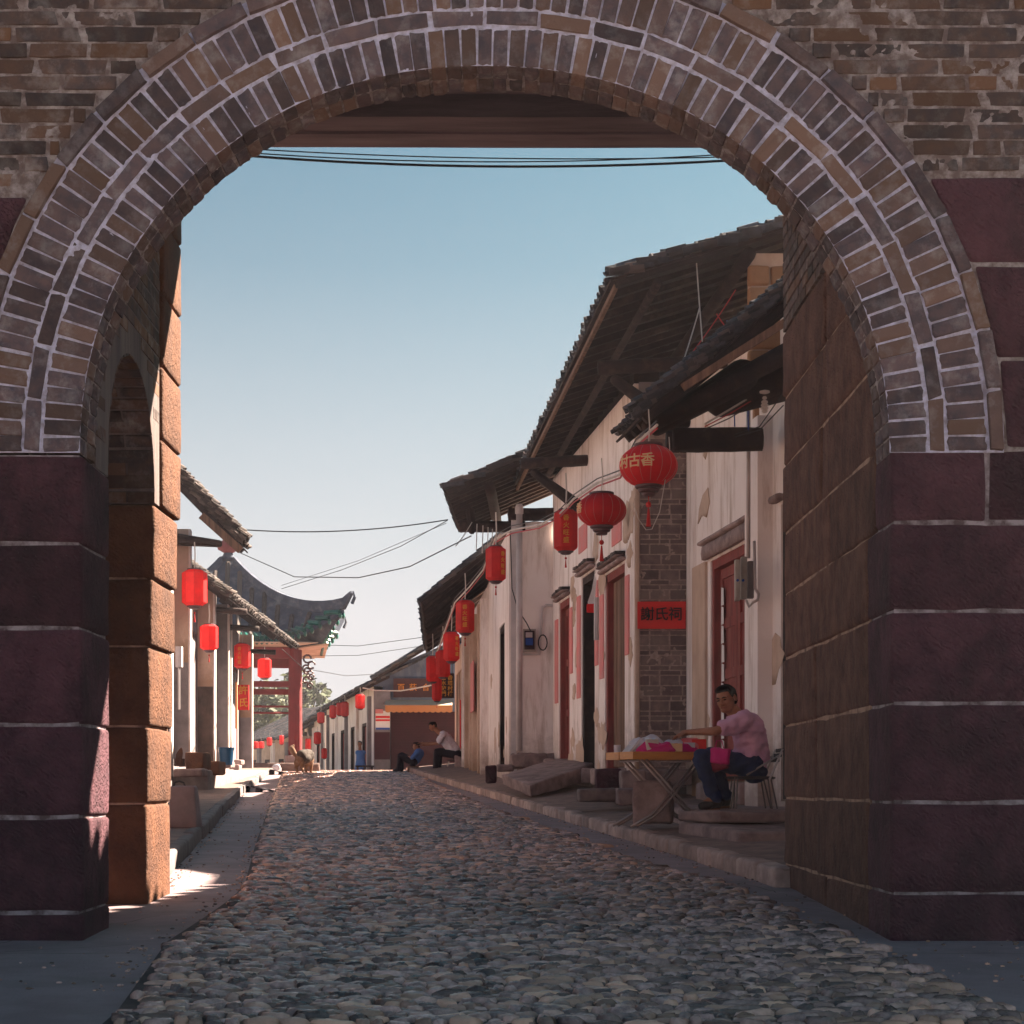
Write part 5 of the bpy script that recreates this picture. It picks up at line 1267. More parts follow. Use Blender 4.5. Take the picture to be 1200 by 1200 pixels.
# conduit with meter boxes on the near facade
mt_ = thing('meter_box', 'cream electricity meter boxes with white conduit on the pilaster left of the near brown doorway', 'meter box', tuple(P(868,705,17.35)))
q0, q1 = P(877,440,17.3), P(877,654,17.3); mb = MB(); mb.tube([q0,q1], .022, 8); mb.build('conduit', M['pipe'], mt_, smooth=True)
mb = MB(); mb.tube([P(884,634,17.3),P(885,690,17.3),P(889,696,17.3),P(888,703,17.3),P(882,706,17.3),P(878,711,17.3),P(874,703,17.3)], .016, 8); mb.build('conduit', M['pipe'], mt_, smooth=True)
for (px0, px1, py0, py1, y, m_) in ((861.5,868,655,704,17.22,'meter'),(868.5,876,652,702,17.28,'meter'),(876.5,884,657,701,17.34,'greyplaster')):
    a, b = P(px0,py1,y), P(px1,py0,y); mb = MB(); mb.bbox(a.x,b.x,y,y+.10,a.z,b.z, seg=(2,2,3), rnd=.008, amp=.002); mb.build('casing', M[m_], mt_)
for px, py in ((864.5,680),(871,680)):
    c = P(px,py,17.21); mb = MB(); mb.tube([c, c+Vector((0,.02,0))], .014, 8); mb.build('meter_dial', M['blueink'], mt_)
# meter box and wire wheel on the blank wall
mw = thing('meter_box', 'grey meter box with a blue meter inside on the blank white end wall', 'meter box', tuple(P(620,763,28.1)))
for (px0, px1, py0, py1, y, d, nm, m_) in ((613,628,737,763,28.12,.12,'casing','meter'),(614.5,626.5,739,761,28.105,.02,'box_recess','darkboard'),(616,624,741,747,28.08,.04,'breaker','pipe'),(616,624.5,748,756,28.08,.04,'meter','blueink')):
    a, b = P(px0,py1,y), P(px1,py0,y); mb = MB(); mb.box(a.x,b.x,y,y+d,a.z,b.z); mb.build(nm, M[m_], mw)
for pts in ([(609.8,760),(609.8,767),(632,767),(636,710)], [(636,712),(640,709),(648,710)]):
    mb = MB(); mb.tube([P(x,y,28.2) for x,y in pts], .022, 6); mb.build('conduit', M['pipe'], mw)
c = P(636,753,28.1); mb = MB(); mb.tube([c+Vector((math.cos(a)*.075,0,math.sin(a)*.13)) for a in np.linspace(0,6.28,14)], .012, 5); mb.build('coiled_wire', M['cabledark'], mw)
# downpipe on the corner of the blank wall
dp = thing('downpipe', 'white downpipe with a collar at the corner of the blank end wall', 'pipe', tuple(P(608.5,880,27.95)))
mb = MB(); mb.tube([P(608.5,880,27.95), P(608.5,600,27.95)], .055, 10); mb.build('pipe', M['pipe'], dp, smooth=True)
mb = MB(); mb.lathe(P(608.5,602,27.95), [(.07,0),(.07,.10),(.05,.16)], 10); mb.build('collar', M['pipe'], dp)
# hanging white and red cloth by the open door
cl = thing('hanging_cloth', 'white and red cloth hanging from a wire beside the open brown door', 'cloth', tuple(P(693,715,22)))
mb = MB(); mb.add([P(697,672,22), P(699,680,22), P(697,705,22), P(690,716,22), P(689,705,22), P(694,690,22)]+[p+Vector((0,.05,0)) for p in (P(697,672,22), P(699,680,22), P(697,705,22), P(690,716,22), P(689,705,22), P(694,690,22))], [(5,4,3,2,1,0),(6,7,8,9,10,11)]+[(i,(i+1)%6,(i+1)%6+6,i+6) for i in range(6)]); mb.build('cloth', M['whitepaint'], cl)
mb = MB(); a = P(689,709,21.97); mb.bbox(a.x-.02,a.x+.10,21.96,22.0,a.z-.1,a.z+.02, seg=(3,2,2), rnd=.01, amp=.01); mb.build('red_tip', M['redpaper'], cl)
mb = MB(); mb.tube([P(698,672,22), P(699,600,22)], .006, 4); mb.build('cord', M['cablewhite'], cl)
mb = MB(); mb.tube([P(699,700,21.8), P(699,750,21.8)], .035, 6); mb.build('hanging_strip', M['pipe'], cl)
# steps and stones in front of the right houses : blocks given by pixel box, depth, label
def stone(lab, px0, px1, py0, py1, Y, d, m='slab', seg=(6,4,4), name='stone_block', cat='stone', skew=0, amp=.018, group=None):
    a, b = P(px0,py1,Y), P(px1,py0,Y); mb = MB(); dx = skew
    c = [(a.x,Y,a.z),(b.x,Y,a.z),(b.x+dx,Y+d,a.z),(a.x+dx,Y+d,a.z),(a.x,Y,b.z),(b.x,Y,b.z),(b.x+dx,Y+d,b.z),(a.x+dx,Y+d,b.z)]
    mb.block(c, seg=tuple(q+3 for q in seg), rnd=.016, amp=amp, fs=5, seed=px0*.37); return mb.top(name, M[m], lab, cat, smooth=True, group=group)
SG = 'doorstep stones on the right pavement'
stone('squared dark stone block at the foot of the steps left of the market table', 699,729,901,925, 20.0,.5, 'stone', group=SG)
stone('stone block right beside the squared dark block, behind the table leg', 729,757,903,932, 19.4,.5, 'slab', group=SG)
stone('long stone step running behind the table legs', 740,812,902,920, 20.6,.6, 'slab', group=SG)
stone('low brick built step in front of the dark stone block', 678,724,924,940, 19.0,.45, 'greybrick', group=SG)
stone('low step stone close behind the table stone', 724,765,924,944, 18.6,.5, 'slab', group=SG)
stone('raised threshold block under the narrow red door', 638,671,889,903, 27.0,.8, 'slab', group=SG)
stone('small squared post stone at the downpipe foot', 569,582,897,917, 25.8,.35, 'stone', group=SG, seg=(3,3,4))
stone('flat kerb like stone between the downpipe and the sloping slab', 582,602,896,904, 26.6,.5, 'slab', group=SG)
# big sloping slab
mb = MB(); c = [P(590,920,24.5),P(622,934,23.2),P(696,914,24.6),P(655,903,27.0)]; t = [P(587,908,24.5),P(620,920,23.2),P(696,894,24.6),P(652,889,27.0)]
mb.block([Vector((q.x,q.y,q.z)) for q in c]+[Vector((q.x,q.y,q.z)) for q in t], seg=(12,12,4), rnd=.015, amp=.02, fs=3); mb.top('stone_slab', M['slab'], 'large worn stone slab sloping down to the pavement before the blank wall', 'stone', smooth=True)
stone('rubble stones at the base of the blank white wall', 600,640,884,900, 27.6,.4, 'slab', amp=.05, group=SG)
stone('grey boulder behind the chair of the man in the white shirt', 533,548,887,900, 42.0,.5, 'slab', seg=(4,4,4), amp=.06)
# raised stone floor in front of the near red door, under the vendor
mb = MB(); zf = .545
c = [(1.78,14.9),(4.2,14.9),(3.1,20.2),(1.5,20.2)]
mb.block([(x,y,.2) for x,y in c]+[(x,y,zf+.0*(y-15)) for x,y in c], seg=(16,20,4), rnd=.015, amp=.012, fs=3); fl = mb.top('stone_platform', M['slab'], 'raised worn stone platform under the seated vendor and his chair', 'platform', smooth=True)
mb = MB(); c = [(1.95,13.6),(4.2,13.6),(4.2,15.0),(1.60,15.0)]; mb.block([(x,y,.1) for x,y in c]+[(x,y,.395+.05*(y-13.9)) for x,y in c], seg=(16,8,3), rnd=.02, amp=.014, fs=3); mb.top('stone_slab', M['slab'], 'lower flat flagstone in front of the vendor platform, beside the gate pier', 'stone', smooth=True)
stone('sloping flagstone at the edge of the platform by the vendor', 842,925,951,964, 14.35,.5, 'slab', seg=(8,4,3), group=SG, skew=-.3)
# ================================================================== PEOPLE AND ANIMALS
M['skin'] = mat('sun_browned_skin', (.33,.145,.085), (.25,.105,.06), scale=12, bump=.15, bscale=90, rough=.55, spec=.4)
M['hair'] = mat('black_hair', (.008,.006,.006), (.014,.010,.010), scale=30, bump=.8, bscale=120, rough=.8, spec=.1)
M['shirtpink'] = mat('lilac_polo_shirt', (.60,.34,.48), (.50,.28,.42), scale=4, bump=.35, bscale=9, dist=.03)
M['shirtwhite'] = mat('white_shirt', (.72,.68,.74), (.62,.58,.66), scale=3, bump=.35, bscale=7, dist=.03)
M['shirtblue'] = mat('blue_shirt', (.10,.22,.52), (.07,.16,.42), scale=4, bump=.3, bscale=8, dist=.03)
M['jeans'] = mat('dark_blue_jeans', (.012,.028,.10), (.008,.016,.055), scale=5, bump=.5, bscale=10, dist=.03)
M['trousers'] = mat('dark_trousers', (.025,.02,.03), (.015,.012,.02), scale=5, bump=.4, bscale=8, dist=.03)
M['shoe'] = mat('dark_shoe', (.02,.015,.018), (.03,.02,.02), rough=.5, bump=.1)
M['sole'] = mat('brown_sole', (.22,.12,.07), bump=0)
M['eye'] = mat('dark_eye', (.02,.012,.01), bump=0, rough=.2)
M['lip'] = mat('lip', (.30,.10,.08), bump=0)
def blob(name, prims, m, parent, voxel=.01, smooth=2, fold=0.0):
    mb = MB()
    for p in prims:
        if p[0] == 'c': mb.cap(p[1], p[2], p[3], p[4], 14)
        else: mb.ell(p[1], p[2], 16, 12, p[3] if len(p) > 3 else None)
    o = mb.build(name, m, parent)
    md = o.modifiers.new('remesh', 'REMESH'); md.mode = 'VOXEL'; md.voxel_size = voxel; md.use_smooth_shade = True
    if smooth: ms = o.modifiers.new('smooth', 'SMOOTH'); ms.iterations = smooth; ms.factor = .5
    dg = bpy.context.evaluated_depsgraph_get(); me = bpy.data.meshes.new_from_object(o.evaluated_get(dg)); me.name = name
    o.modifiers.clear(); o.data = me
    if fold:
        off_ = rootloc(parent); nn = [v.normal.copy() for v in me.vertices]
        for v, n_ in zip(me.vertices, nn):
            p_ = v.co+off_; a_ = noise.noise(Vector((p_.x*6+p_.z*5, p_.y*5, p_.z*13-p_.x*9)))+.5*noise.noise(p_*22)
            v.co += n_*fold*(a_ if a_ < 0 else a_*.7)
    if not me.materials: me.materials.append(m)
    return o
def frame(fwd, up):
    """head frame: columns = right, forward, up"""
    u = Vector(up).normalized(); f = Vector(fwd); f = (f-u*f.dot(u)).normalized(); r_ = f.cross(u); return Matrix((r_, f, u)).transposed()
def head_prims(c, Rm, k):
    """c centre of the skull, k = head height"""
    f = lambda x, y, z: Vector(c)+Rm@Vector((x*k, y*k, z*k))
    pr = [('e', f(0,-.03,.08), Vector((.31,.38,.36))*k, Rm), ('e', f(0,.06,-.12), Vector((.27,.30,.34))*k, Rm), ('e', f(0,.17,-.33), Vector((.205,.16,.13))*k, Rm), ('e', f(.13,.2,-.10), Vector((.12,.12,.13))*k, Rm), ('e', f(-.13,.2,-.10), Vector((.12,.12,.13))*k, Rm),
          ('c', f(0,.33,.02), f(0,.42,-.10), .035*k, .06*k), ('c', f(-.05,.37,-.13), f(.05,.37,-.13), .045*k, .045*k),
          ('c', f(-.17,.30,.08), f(.17,.30,.08), .055*k, .055*k), ('c', f(-.07,.335,-.22), f(.07,.335,-.22), .035*k, .035*k), ('c', f(-.06,.325,-.265), f(.06,.325,-.265), .035*k, .035*k)]
    for s in (-1, 1): pr += [('e', f(s*.33,-.04,-.03), Vector((.035,.08,.12))*k, Rm)]
    return pr
def head_extras(c, Rm, k, body, short=True):
    f = lambda x, y, z: Vector(c)+Rm@Vector((x*k, y*k, z*k))
    for s in (-1, 1):
        mb = MB(); mb.ell(f(s*.125,.342,.012), Vector((.058,.03,.022))*k, 8, 6, Rm); mb.build('eye', M['eye'], body, smooth=True)
        mb = MB(); mb.tube([f(s*.05,.375,.085), f(s*.12,.375,.105), f(s*.2,.33,.085)], [.016*k,.021*k,.010*k], 5); mb.build('eyebrow', M['hair'], body)
    mb = MB(); mb.tube([f(-.085,.362,-.243), f(0,.382,-.24), f(.085,.362,-.243)], .015*k, 5); mb.build('mouth', M['lip'], body)
def hair(c, Rm, k, body, vox=.006, back_=0.0):
    f = lambda x, y, z: Vector(c)+Rm@Vector((x*k, y*k, z*k))
    pr = [('e', f(0,-.10,.15), Vector((.335,.37,.34))*k, Rm), ('e', f(0,-.20,.0), Vector((.31,.27,.32))*k, Rm), ('e', f(0,.10,.33), Vector((.26,.24,.14))*k, Rm), ('e', f(.24,.02,.13), Vector((.09,.14,.2))*k, Rm), ('e', f(-.24,.02,.13), Vector((.09,.14,.2))*k, Rm)]
    if back_: pr.append(('c', f(0,-.25,.0), f(0,-.28,-.4-back_), .2*k, .1*k))
    o = blob('hair', pr, M['hair'], body, vox, 1, fold=.012); return o
def hand_prims(w, d, n, k=1.0, curl=.5, side=1):
    """w wrist, d direction of the palm, n normal (back of the hand)"""
    w = Vector(w); d = Vector(d).normalized(); n = Vector(n); n = (n-d*n.dot(d)).normalized(); s = d.cross(n)*side
    pr = [('c', w, w+d*.045*k, .026*k, .030*k), ('c', w+d*.03*k+s*.02*k, w+d*.08*k+s*.026*k, .016*k, .013*k), ('c', w+d*.03*k-s*.02*k, w+d*.075*k-s*.026*k, .016*k, .013*k), ('c', w+d*.03*k, w+d*.082*k, .018*k, .015*k)]
    for i, L in enumerate((.066,.076,.070,.054)):
        o = (1.5-i)*.0205*k; b = w+d*.088*k+s*o; sp = s*(1.5-i)*.05
        m1 = b+(d+sp-n*curl*.35).normalized()*L*.5*k; m2 = m1+(d+sp-n*curl*1.3).normalized()*L*.55*k
        pr += [('c', b-d*.012*k, m1, .0098*k, .0088*k), ('c', m1, m2, .0088*k, .0072*k)]
    t0 = w+d*.025*k+s*.028*k; t1 = t0+(d*.6+s*.75-n*.2).normalized()*.04*k; pr += [('c', t0, t1, .013*k, .011*k), ('c', t1, t1+(d*.95+s*.25-n*.3).normalized()*.032*k, .011*k, .008*k)]
    return pr
# ---------------- the vendor (seated behind the table, reaching to the goods)
V_ = thing('person', 'seated man in a lilac polo shirt and jeans reaching over the market table', 'person', tuple(P(862,948,15.3)))
def Q(px, py, dy=0): return P(px, py, 15.3+dy)
hd = Q(851,819,-.02); hk = .275
HR = frame((-.52,-.78,-.30), (-.24,-.10,.965))
neck = Q(862,838); hipL, hipR = Q(880,897,-.09), Q(882,896,.12); kneeL, kneeR = Q(822,889,-.20), Q(832,886,.08); ankL, ankR = Q(838,935,-.16), Q(850,932,.14)
shL, shR = Q(871,846,-.20), Q(874,845,.19); elL, elR = Q(838,857,-.24), Q(842,857,.17); haL, haR = Q(806,858,-.08), Q(809,858,.15)
chest = Q(877,862); belly = Q(880,884)
body = blob('body', head_prims(hd, HR, hk)+[('c', hd+HR@Vector((0,-.03,-.09)), neck+Vector((.03,0,-.02)), .062,.068), ('c', shL, shR, .075,.075), ('e', chest, (.10,.15,.15)), ('e', belly, (.10,.13,.15)), ('c', hipL, hipR, .10,.10),
  ('c', hipL, kneeL, .095,.065), ('c', hipR, kneeR, .095,.065), ('c', kneeL, ankL, .058,.042), ('c', kneeR, ankR, .058,.042), ('c', ankL, Q(824,944,-.2), .045,.035), ('c', ankR, Q(838,941,.1), .045,.035),
  ('c', shL, elL, .058,.043), ('c', elL, haL, .043,.026), ('c', shR, elR, .056,.042), ('c', elR, haR, .042,.026)]
  +hand_prims(haL, (haL-elL)+Vector((-.1,.02,-.08)), (0,-.25,1), 1.0, .6, -1)+hand_prims(haR, (haR-elR)+Vector((-.1,.02,-.05)), (0,.2,1), 1.0, .8, 1), M['skin'], V_, .0065, 1)
head_extras(hd, HR, hk, body); hair(hd, HR, hk, body)
slL, slR = shL.lerp(elL, .66), shR.lerp(elR, .62)
blob('shirt', [('c', shL, shR, .098,.098), ('e', Q(877,857), (.15,.21,.17)), ('e', Q(878,871), (.155,.20,.17)), ('e', Q(876,888), (.165,.20,.13)), ('c', Q(884,862), Q(886,888), .12,.13), ('c', shL, slL, .092,.080), ('c', shR, slR, .09,.078), ('c', neck+Vector((.02,0,-.03)), neck+Vector((.035,0,-.09)), .078,.10), ('c', Q(884,893,-.05), Q(884,893,.08), .135,.135)], M['shirtpink'], body, .008, 1, fold=.032)
mb = MB(); a = neck+Vector((-.02,0,-.015)); mb.tube([a+Vector((-.055+.02*math.cos(t)*0, .07*math.sin(t), -.01)) + Vector((-.07*math.cos(t)+.07,0,.02*(1-math.cos(t)))) for t in np.linspace(-2.2,2.2,12)], .016, 6); mb.build('collar', M['shirtpink'], body)
blob('jeans', [('c', hipL, hipR, .135,.135), ('c', hipL, kneeL, .118,.085), ('c', hipR, kneeR, .118,.085), ('c', kneeL, ankL+Vector((0,0,.0)), .083,.068), ('c', kneeR, ankR, .083,.068), ('c', Q(884,903,-.08), Q(884,903,.1), .12,.12)], M['jeans'], body, .009, 1, fold=.024)
for (a, b) in ((ankL, Q(823,945,-.22)), (ankR, Q(838,942,.08))):
    blob('shoe', [('c', a+Vector((.02,0,-.055)), b+Vector((0,0,.005)), .046,.038), ('e', b+Vector((.03,0,.008)), (.07,.045,.04)), ('c', a+Vector((0,0,-.0)), a+Vector((0,0,-.03)), .048,.05)], M['shoe'], body, .007, 1)
    mb = MB(); q = a+Vector((.03,0,-.105)); e_ = b+Vector((-.035,0,-.042)); mb.bar(q, e_, .085, .02); mb.build('sole', M['sole'], body)
M['darkmetal'] = mat('dark_steel_tube', (.09,.07,.07), (.06,.05,.05), bump=0, rough=.35, metal=.7)
# chair
ch = thing('folding_chair', 'metal chair with a curved back under the man in the lilac shirt', 'chair', tuple(P(882,945,15.4)))
sz = Q(880,911).z
mb = MB(); a = Q(858,911,-.2); b = Q(899,911,.2); mb.lathe(((a.x+b.x)/2, 15.3, sz-.02), [(.20,0),(.235,.008),(.235,.022),(.2,.03)], 24); mb.build('seat', M['trousers'], ch)
cxs = (a.x+b.x)/2
for (x0, y0, px1) in ((cxs-.15,15.12,-.03),(cxs-.13,15.48,-.02),(cxs+.15,15.12,.05),(cxs+.14,15.48,.06)):
    for d in (-.012, .012): mb = MB(); mb.tube([(x0+d,y0,sz), (x0+px1+d*2,y0,.55)], .0075, 6); mb.build('leg', M['darkmetal'], ch)
for y in (15.1, 15.5):
    mb = MB(); mb.tube([(cxs+.15,y,sz-.02),(cxs+.21,y,sz+.12),(cxs+.27,y,sz+.26)], .010, 6); mb.build('back_post', M['metal'], ch)
    mb = MB(); mb.tube([(cxs+.24,y,sz+.20),(cxs+.08,y-.03*(1 if y<15.3 else -1),sz+.11),(cxs-.06,y,sz+.02)], .009, 6); mb.build('arm_rail', M['metal'], ch)
for k in range(3):
    mb = MB(); z = sz+.16+.045*k; x = cxs+.235+.022*k; mb.bar((x,15.1,z), (x,15.5,z), .012, .035); mb.build('back_slat', M['trousers'], ch)
# ---------------- market table
tb = thing('market_table', 'folding table with a varnished wooden top and crossed steel legs', 'table', (1.5, 15.4, .40))
n0 = Vector((1.20,15.1,0)); dl = Vector((.940,.342,0)); dw = Vector((-.342,.940,0)); Lt, Wt = .86, .62; z0, z1 = 1.005, 1.072
def tp(u, v, z): q = n0+dl*u+dw*v; return Vector((q.x, q.y, z))
mb = MB(); mb.block([tp(.02,.02,z0+.012),tp(Lt-.02,.02,z0+.012),tp(Lt-.02,Wt-.02,z0+.012),tp(.02,Wt-.02,z0+.012),tp(.02,.02,z1),tp(Lt-.02,.02,z1),tp(Lt-.02,Wt-.02,z1),tp(.02,Wt-.02,z1)], seg=(6,5,2), rnd=.003, amp=.001)
M['varnish'] = mat('varnished_wood', (.62,.27,.06), (.48,.19,.045), scale=3, stretch=(2,2,14), bump=.2, rough=.35, spec=.5)
mb.build('tabletop', M['varnish'], tb)
for (u0,v0,u1,v1) in ((0,0,Lt,.02),(0,Wt-.02,Lt,Wt)):
    mb = MB(); mb.hexa([tp(u0,v0,z0),tp(u1,v0,z0),tp(u1,v1,z0),tp(u0,v1,z0),tp(u0,v0,z1+.003),tp(u1,v0,z1+.003),tp(u1,v1,z1+.003),tp(u0,v1,z1+.003)]); mb.build('edge_board', M['varnish'], tb)
for u in (0, Lt-.02):
    for (v0, v1) in ((.022,Wt*.48),(Wt*.52,Wt-.022)):
        mb = MB(); mb.hexa([tp(u,v0,z0),tp(u+.02,v0,z0),tp(u+.02,v1,z0),tp(u,v1,z0),tp(u,v0,z1+.003),tp(u+.02,v0,z1+.003),tp(u+.02,v1,z1+.003),tp(u,v1,z1+.003)]); mb.build('edge_board', M['varnish'], tb)
for v in (.08, .50):
    for (ua, ub, uf) in ((.12,.60,.80),(.70,.24,.02)):
        for d in (0, .05):
            top_ = tp(ua+d,v,z0); kn = tp(ub+d,v,.50); ft = tp(uf+d,v,.385+.02*(uf>.5)); mid = top_.lerp(kn,.9)
            mb = MB(); mb.tube([top_, mid, kn.lerp(ft,.12), ft], .0125, 7); mb.build('leg', M['metal'], tb, smooth=True)
for u in (.10, .62): mb = MB(); mb.tube([tp(u,.08,z0-.012), tp(u,.50,z0-.012)], .011, 6); mb.build('stretcher', M['metal'], tb)
stone('rough cut stone block standing on end under the market table', 742,785,915,966, 15.35,.28, 'slab', seg=(6,5,7), amp=.022, skew=.06)
# goods on the table
M['magenta'] = mat('magenta_cloth', (.62,.02,.22), (.50,.015,.16), scale=6, bump=.8, bscale=14, dist=.03)
M['pinkplastic'] = mat('coral_plastic_bag', (.80,.12,.12), (.7,.2,.25), scale=5, bump=.8, bscale=16, dist=.02, rough=.4)
M['paleplastic'] = mat('pale_plastic_bag', (.66,.64,.70), (.5,.5,.58), scale=9, bump=.9, bscale=22, dist=.02, rough=.35)
M['bookcover'] = mat('pale_book_cover', (.55,.62,.70), (.7,.7,.72), scale=3, bump=.05, rough=.4)
def lump(lab, name, cat, c, r_, m, amp=.02, fs=14, rz=0):
    mb = MB(); mb.ell(c, r_, 36, 22); mb.v = [tuple(Vector(v)+noise.noise_vector(Vector(v)*fs)*amp) for v in mb.v]
    mb.v = [(v[0], v[1], max(v[2], z1+.004)) for v in mb.v]; return mb.top(name, M[m], lab, cat, smooth=True)
def tq(px, py, v): # point above the table at pixel px
    u = .02
    return None
lump('crumpled magenta cloth along the front of the market table', 'cloth', 'cloth', tp(.26,.07,z1+.02), (.19,.07,.075), 'magenta', .03)
lump('red and magenta cloth heap in the middle of the market table', 'cloth', 'cloth', tp(.52,.09,z1+.02), (.15,.07,.07), 'magenta', .03)
lump('coral plastic bag at the right end of the table', 'plastic_bag', 'bag', tp(.66,.13,z1+.035), (.13,.08,.10), 'pinkplastic', .03)
lump('pale pink plastic bag beside the coral one', 'plastic_bag', 'bag', tp(.50,.17,z1+.04), (.11,.07,.085), 'paleplastic', .03)
lump('clear plastic bag of goods standing behind the books', 'plastic_bag', 'bag', tp(.26,.25,z1+.05), (.17,.09,.10), 'paleplastic', .035)
lump('dark bundle at the back of the table by the hands', 'bundle', 'bundle', tp(.42,.33,z1+.035), (.12,.07,.05), 'trousers')
for k, (u, v, lab) in enumerate(((.06,.20,'leaning pale book nearest the left end of the table'),(.12,.13,'second leaning pale book on the table'),(.17,.10,'third leaning book, against the clear bag'))):
    t = thing('book', lab, 'book', tuple(tp(u,v,z1)), 'leaning books on the market table')
    a, b = tp(u,v,z1+.006), tp(u,v+.17,z1+.006); up_ = (dl*.55+Vector((0,0,.62)))*.20; th = dl*.022
    mb = MB(); mb.hexa([a,a+th,b+th,b,a+up_,a+up_+th,b+up_+th,b+up_]); mb.build('pages', M['whitepaint'], t)
    for s in (-.004, .0225): mb = MB(); q = dl*s; w_ = dl*.004; mb.hexa([a+q,a+q+w_,b+q+w_,b+q,a+up_*1.04+q,a+up_*1.04+q+w_,b+up_*1.04+q+w_,b+up_*1.04+q]); mb.build('cover', M['bookcover'] if k else M['pipe'], t)
for k, (u, v, mm_, lab) in enumerate(((.34,.05,'redpaper','small red packet standing at the front of the market table'),(.44,.04,'goldpale','small tan packet next to the red one on the market table'),(.60,.05,'paleplastic','white packet lying near the right end of the table front'),(.70,.06,'redpaper','red packet at the right corner of the market table'),(.38,.22,'whitepaint','white box poking out of the magenta cloth'),(.56,.24,'darkboard','dark box behind the pink bags on the table'),(.22,.06,'cablewhite','pale packet at the foot of the clear bag'))):
    pk = MB(); a = tp(u, v, z1+.003); rz = R.uniform(-.6,.6); lx, ly, lz = R.uniform(.04,.07), R.uniform(.02,.04), R.uniform(.05,.13)
    ca, sa = math.cos(rz), math.sin(rz); q = [(-1,-1),(1,-1),(1,1),(-1,1)]; cc = [Vector((a.x+(lx*i*ca-ly*j*sa), a.y+(lx*i*sa+ly*j*ca), a.z)) for i, j in q]
    pk.block(cc+[c_+Vector((R.uniform(-.01,.01),0,lz)) for c_ in cc], seg=(3,2,3), rnd=.004, amp=.003, fs=20); pk.top('packet', M[mm_], lab, 'packet')
rl = thing('paper_roll', 'yellowish rolled papers under the vendor\'s hands', 'paper roll', tuple(tp(.48,.25,z1)))
for k in range(4): mb = MB(); a = tp(.40+.035*k,.10+.02*k,z1+.05+.01*(k%2)); mb.tube([a, a+dl*.10+dw*.09+Vector((0,0,.05))], .013, 8); mb.build('roll', M['cream'], rl)
ct = MB(); ct.lathe(tp(.03,.42,z1+.002), [(.03,0),(.033,.07)], 12); ct.top('glass_jar', M['paleplastic'], 'small clear jar at the far left corner of the table', 'jar')
M['bagred'] = mat('dark_red_plastic', (.22,.008,.04), (.15,.006,.03), bump=.5, bscale=15)
# magenta bag hanging between the table and the vendor
hb_ = thing('shopping_bag', 'bright magenta bag hanging at the table end by the vendor\'s knee', 'bag', tuple(P(845,902,15.1)))
c = [P(834,876,15.05),P(853,877,15.0),P(856,877,15.12),P(836,876,15.14)]; d = [P(833,893,15.0),P(853,896,14.96),P(856,897,15.14),P(834,895,15.16)]
mb = MB(); mb.block(d+c, seg=(6,3,6), rnd=.01, amp=.02, fs=12); mb.build('bag', M['magenta'], hb_, smooth=True)
mb = MB(); d2 = [P(834,905,15.02),P(852,900,14.98),P(855,901,15.13),P(836,906,15.14)]; mb.block(d2+[q+Vector((0,0,-.004)) for q in d], seg=(6,3,3), rnd=.01, amp=.02, fs=12); mb.build('bag_bottom', M['bagred'], hb_, smooth=True)
mb = MB(); mb.tube([P(838,877,15.08),P(840,868,15.08),P(846,868,15.08),P(848,877,15.08)], .005, 5); mb.build('bag_handle', M['magenta'], hb_)
# ---------------- seated man in white shirt and the woman in front of him
S_ = thing('person', 'man in a white shirt and dark trousers leaning forward on his chair', 'person', tuple(P(512,905,43.6)))
def Qs(px, py, dy=0): return P(px, py, 43.6+dy)
hd = Qs(507,851); hk = .26; HR = frame((-.8,-.3,-.45), (-.35,0,.93))
shL, shR = Qs(519,861,-.18), Qs(519,861,.18); hipL, hipR = Qs(536,885,-.1), Qs(536,885,.1); knL, knR = Qs(512,881,-.16), Qs(515,880,.14); anL, anR = Qs(510,902,-.16), Qs(514,901,.14); elL, elR = Qs(513,871,-.22), Qs(514,871,.22); haL, haR = Qs(498,873,-.1), Qs(497,871,.1)
body = blob('body', head_prims(hd, HR, hk)+[('c', hd+Vector((.05,0,-.06)), Qs(516,859), .06,.07), ('c', shL, shR, .08,.08), ('c', Qs(522,866), Qs(534,882), .15,.14), ('c', hipL, knL, .09,.065), ('c', hipR, knR, .09,.065), ('c', knL, anL, .06,.045), ('c', knR, anR, .06,.045), ('c', anL, Qs(504,903,-.16), .045,.04), ('c', anR, Qs(508,902,.14), .045,.04), ('c', shL, elL, .055,.042), ('c', elL, haL, .042,.03), ('c', shR, elR, .055,.042), ('c', elR, haR, .042,.03)]+hand_prims(haL, (-1,0,0), (0,0,1), 1.1, .5, -1)+hand_prims(haR, (-1,0,.1), (0,0,1), 1.1, .5, 1), M['skin'], S_, .0115, 1)
hair(hd, HR, hk, body, .014)
blob('shirt', [('c', shL, shR, .10,.10), ('c', Qs(521,865), Qs(533,880), .175,.165), ('c', shL, shL.lerp(elL,.7), .09,.085), ('c', shR, shR.lerp(elR,.7), .09,.085), ('c', Qs(535,884,-.06), Qs(535,884,.06), .14,.14)], M['shirtwhite'], body, .012, 1, fold=.025)
blob('trousers', [('c', hipL, hipR, .145,.145), ('c', hipL, knL, .12,.09), ('c', hipR, knR, .12,.09), ('c', knL, anL, .088,.07), ('c', knR, anR, .088,.07)], M['trousers'], body, .014, 2)
for a, b in ((anL, Qs(504,903.5,-.16)), (anR, Qs(508,902.5,.14))): blob('shoe', [('c', a, b, .06,.05)], M['shoe'], body, .014, 1)
c2 = thing('chair', 'small low backed chair under the man in the white shirt', 'chair', tuple(P(535,903,43.7)))
zs2 = Qs(535,890).z; xc = Qs(534,890).x
mb = MB(); mb.bbox(xc-.22,xc+.2,43.4,43.8,zs2-.05,zs2, seg=(2,2,2), rnd=.01, amp=0); mb.build('seat', M['wood'], c2)
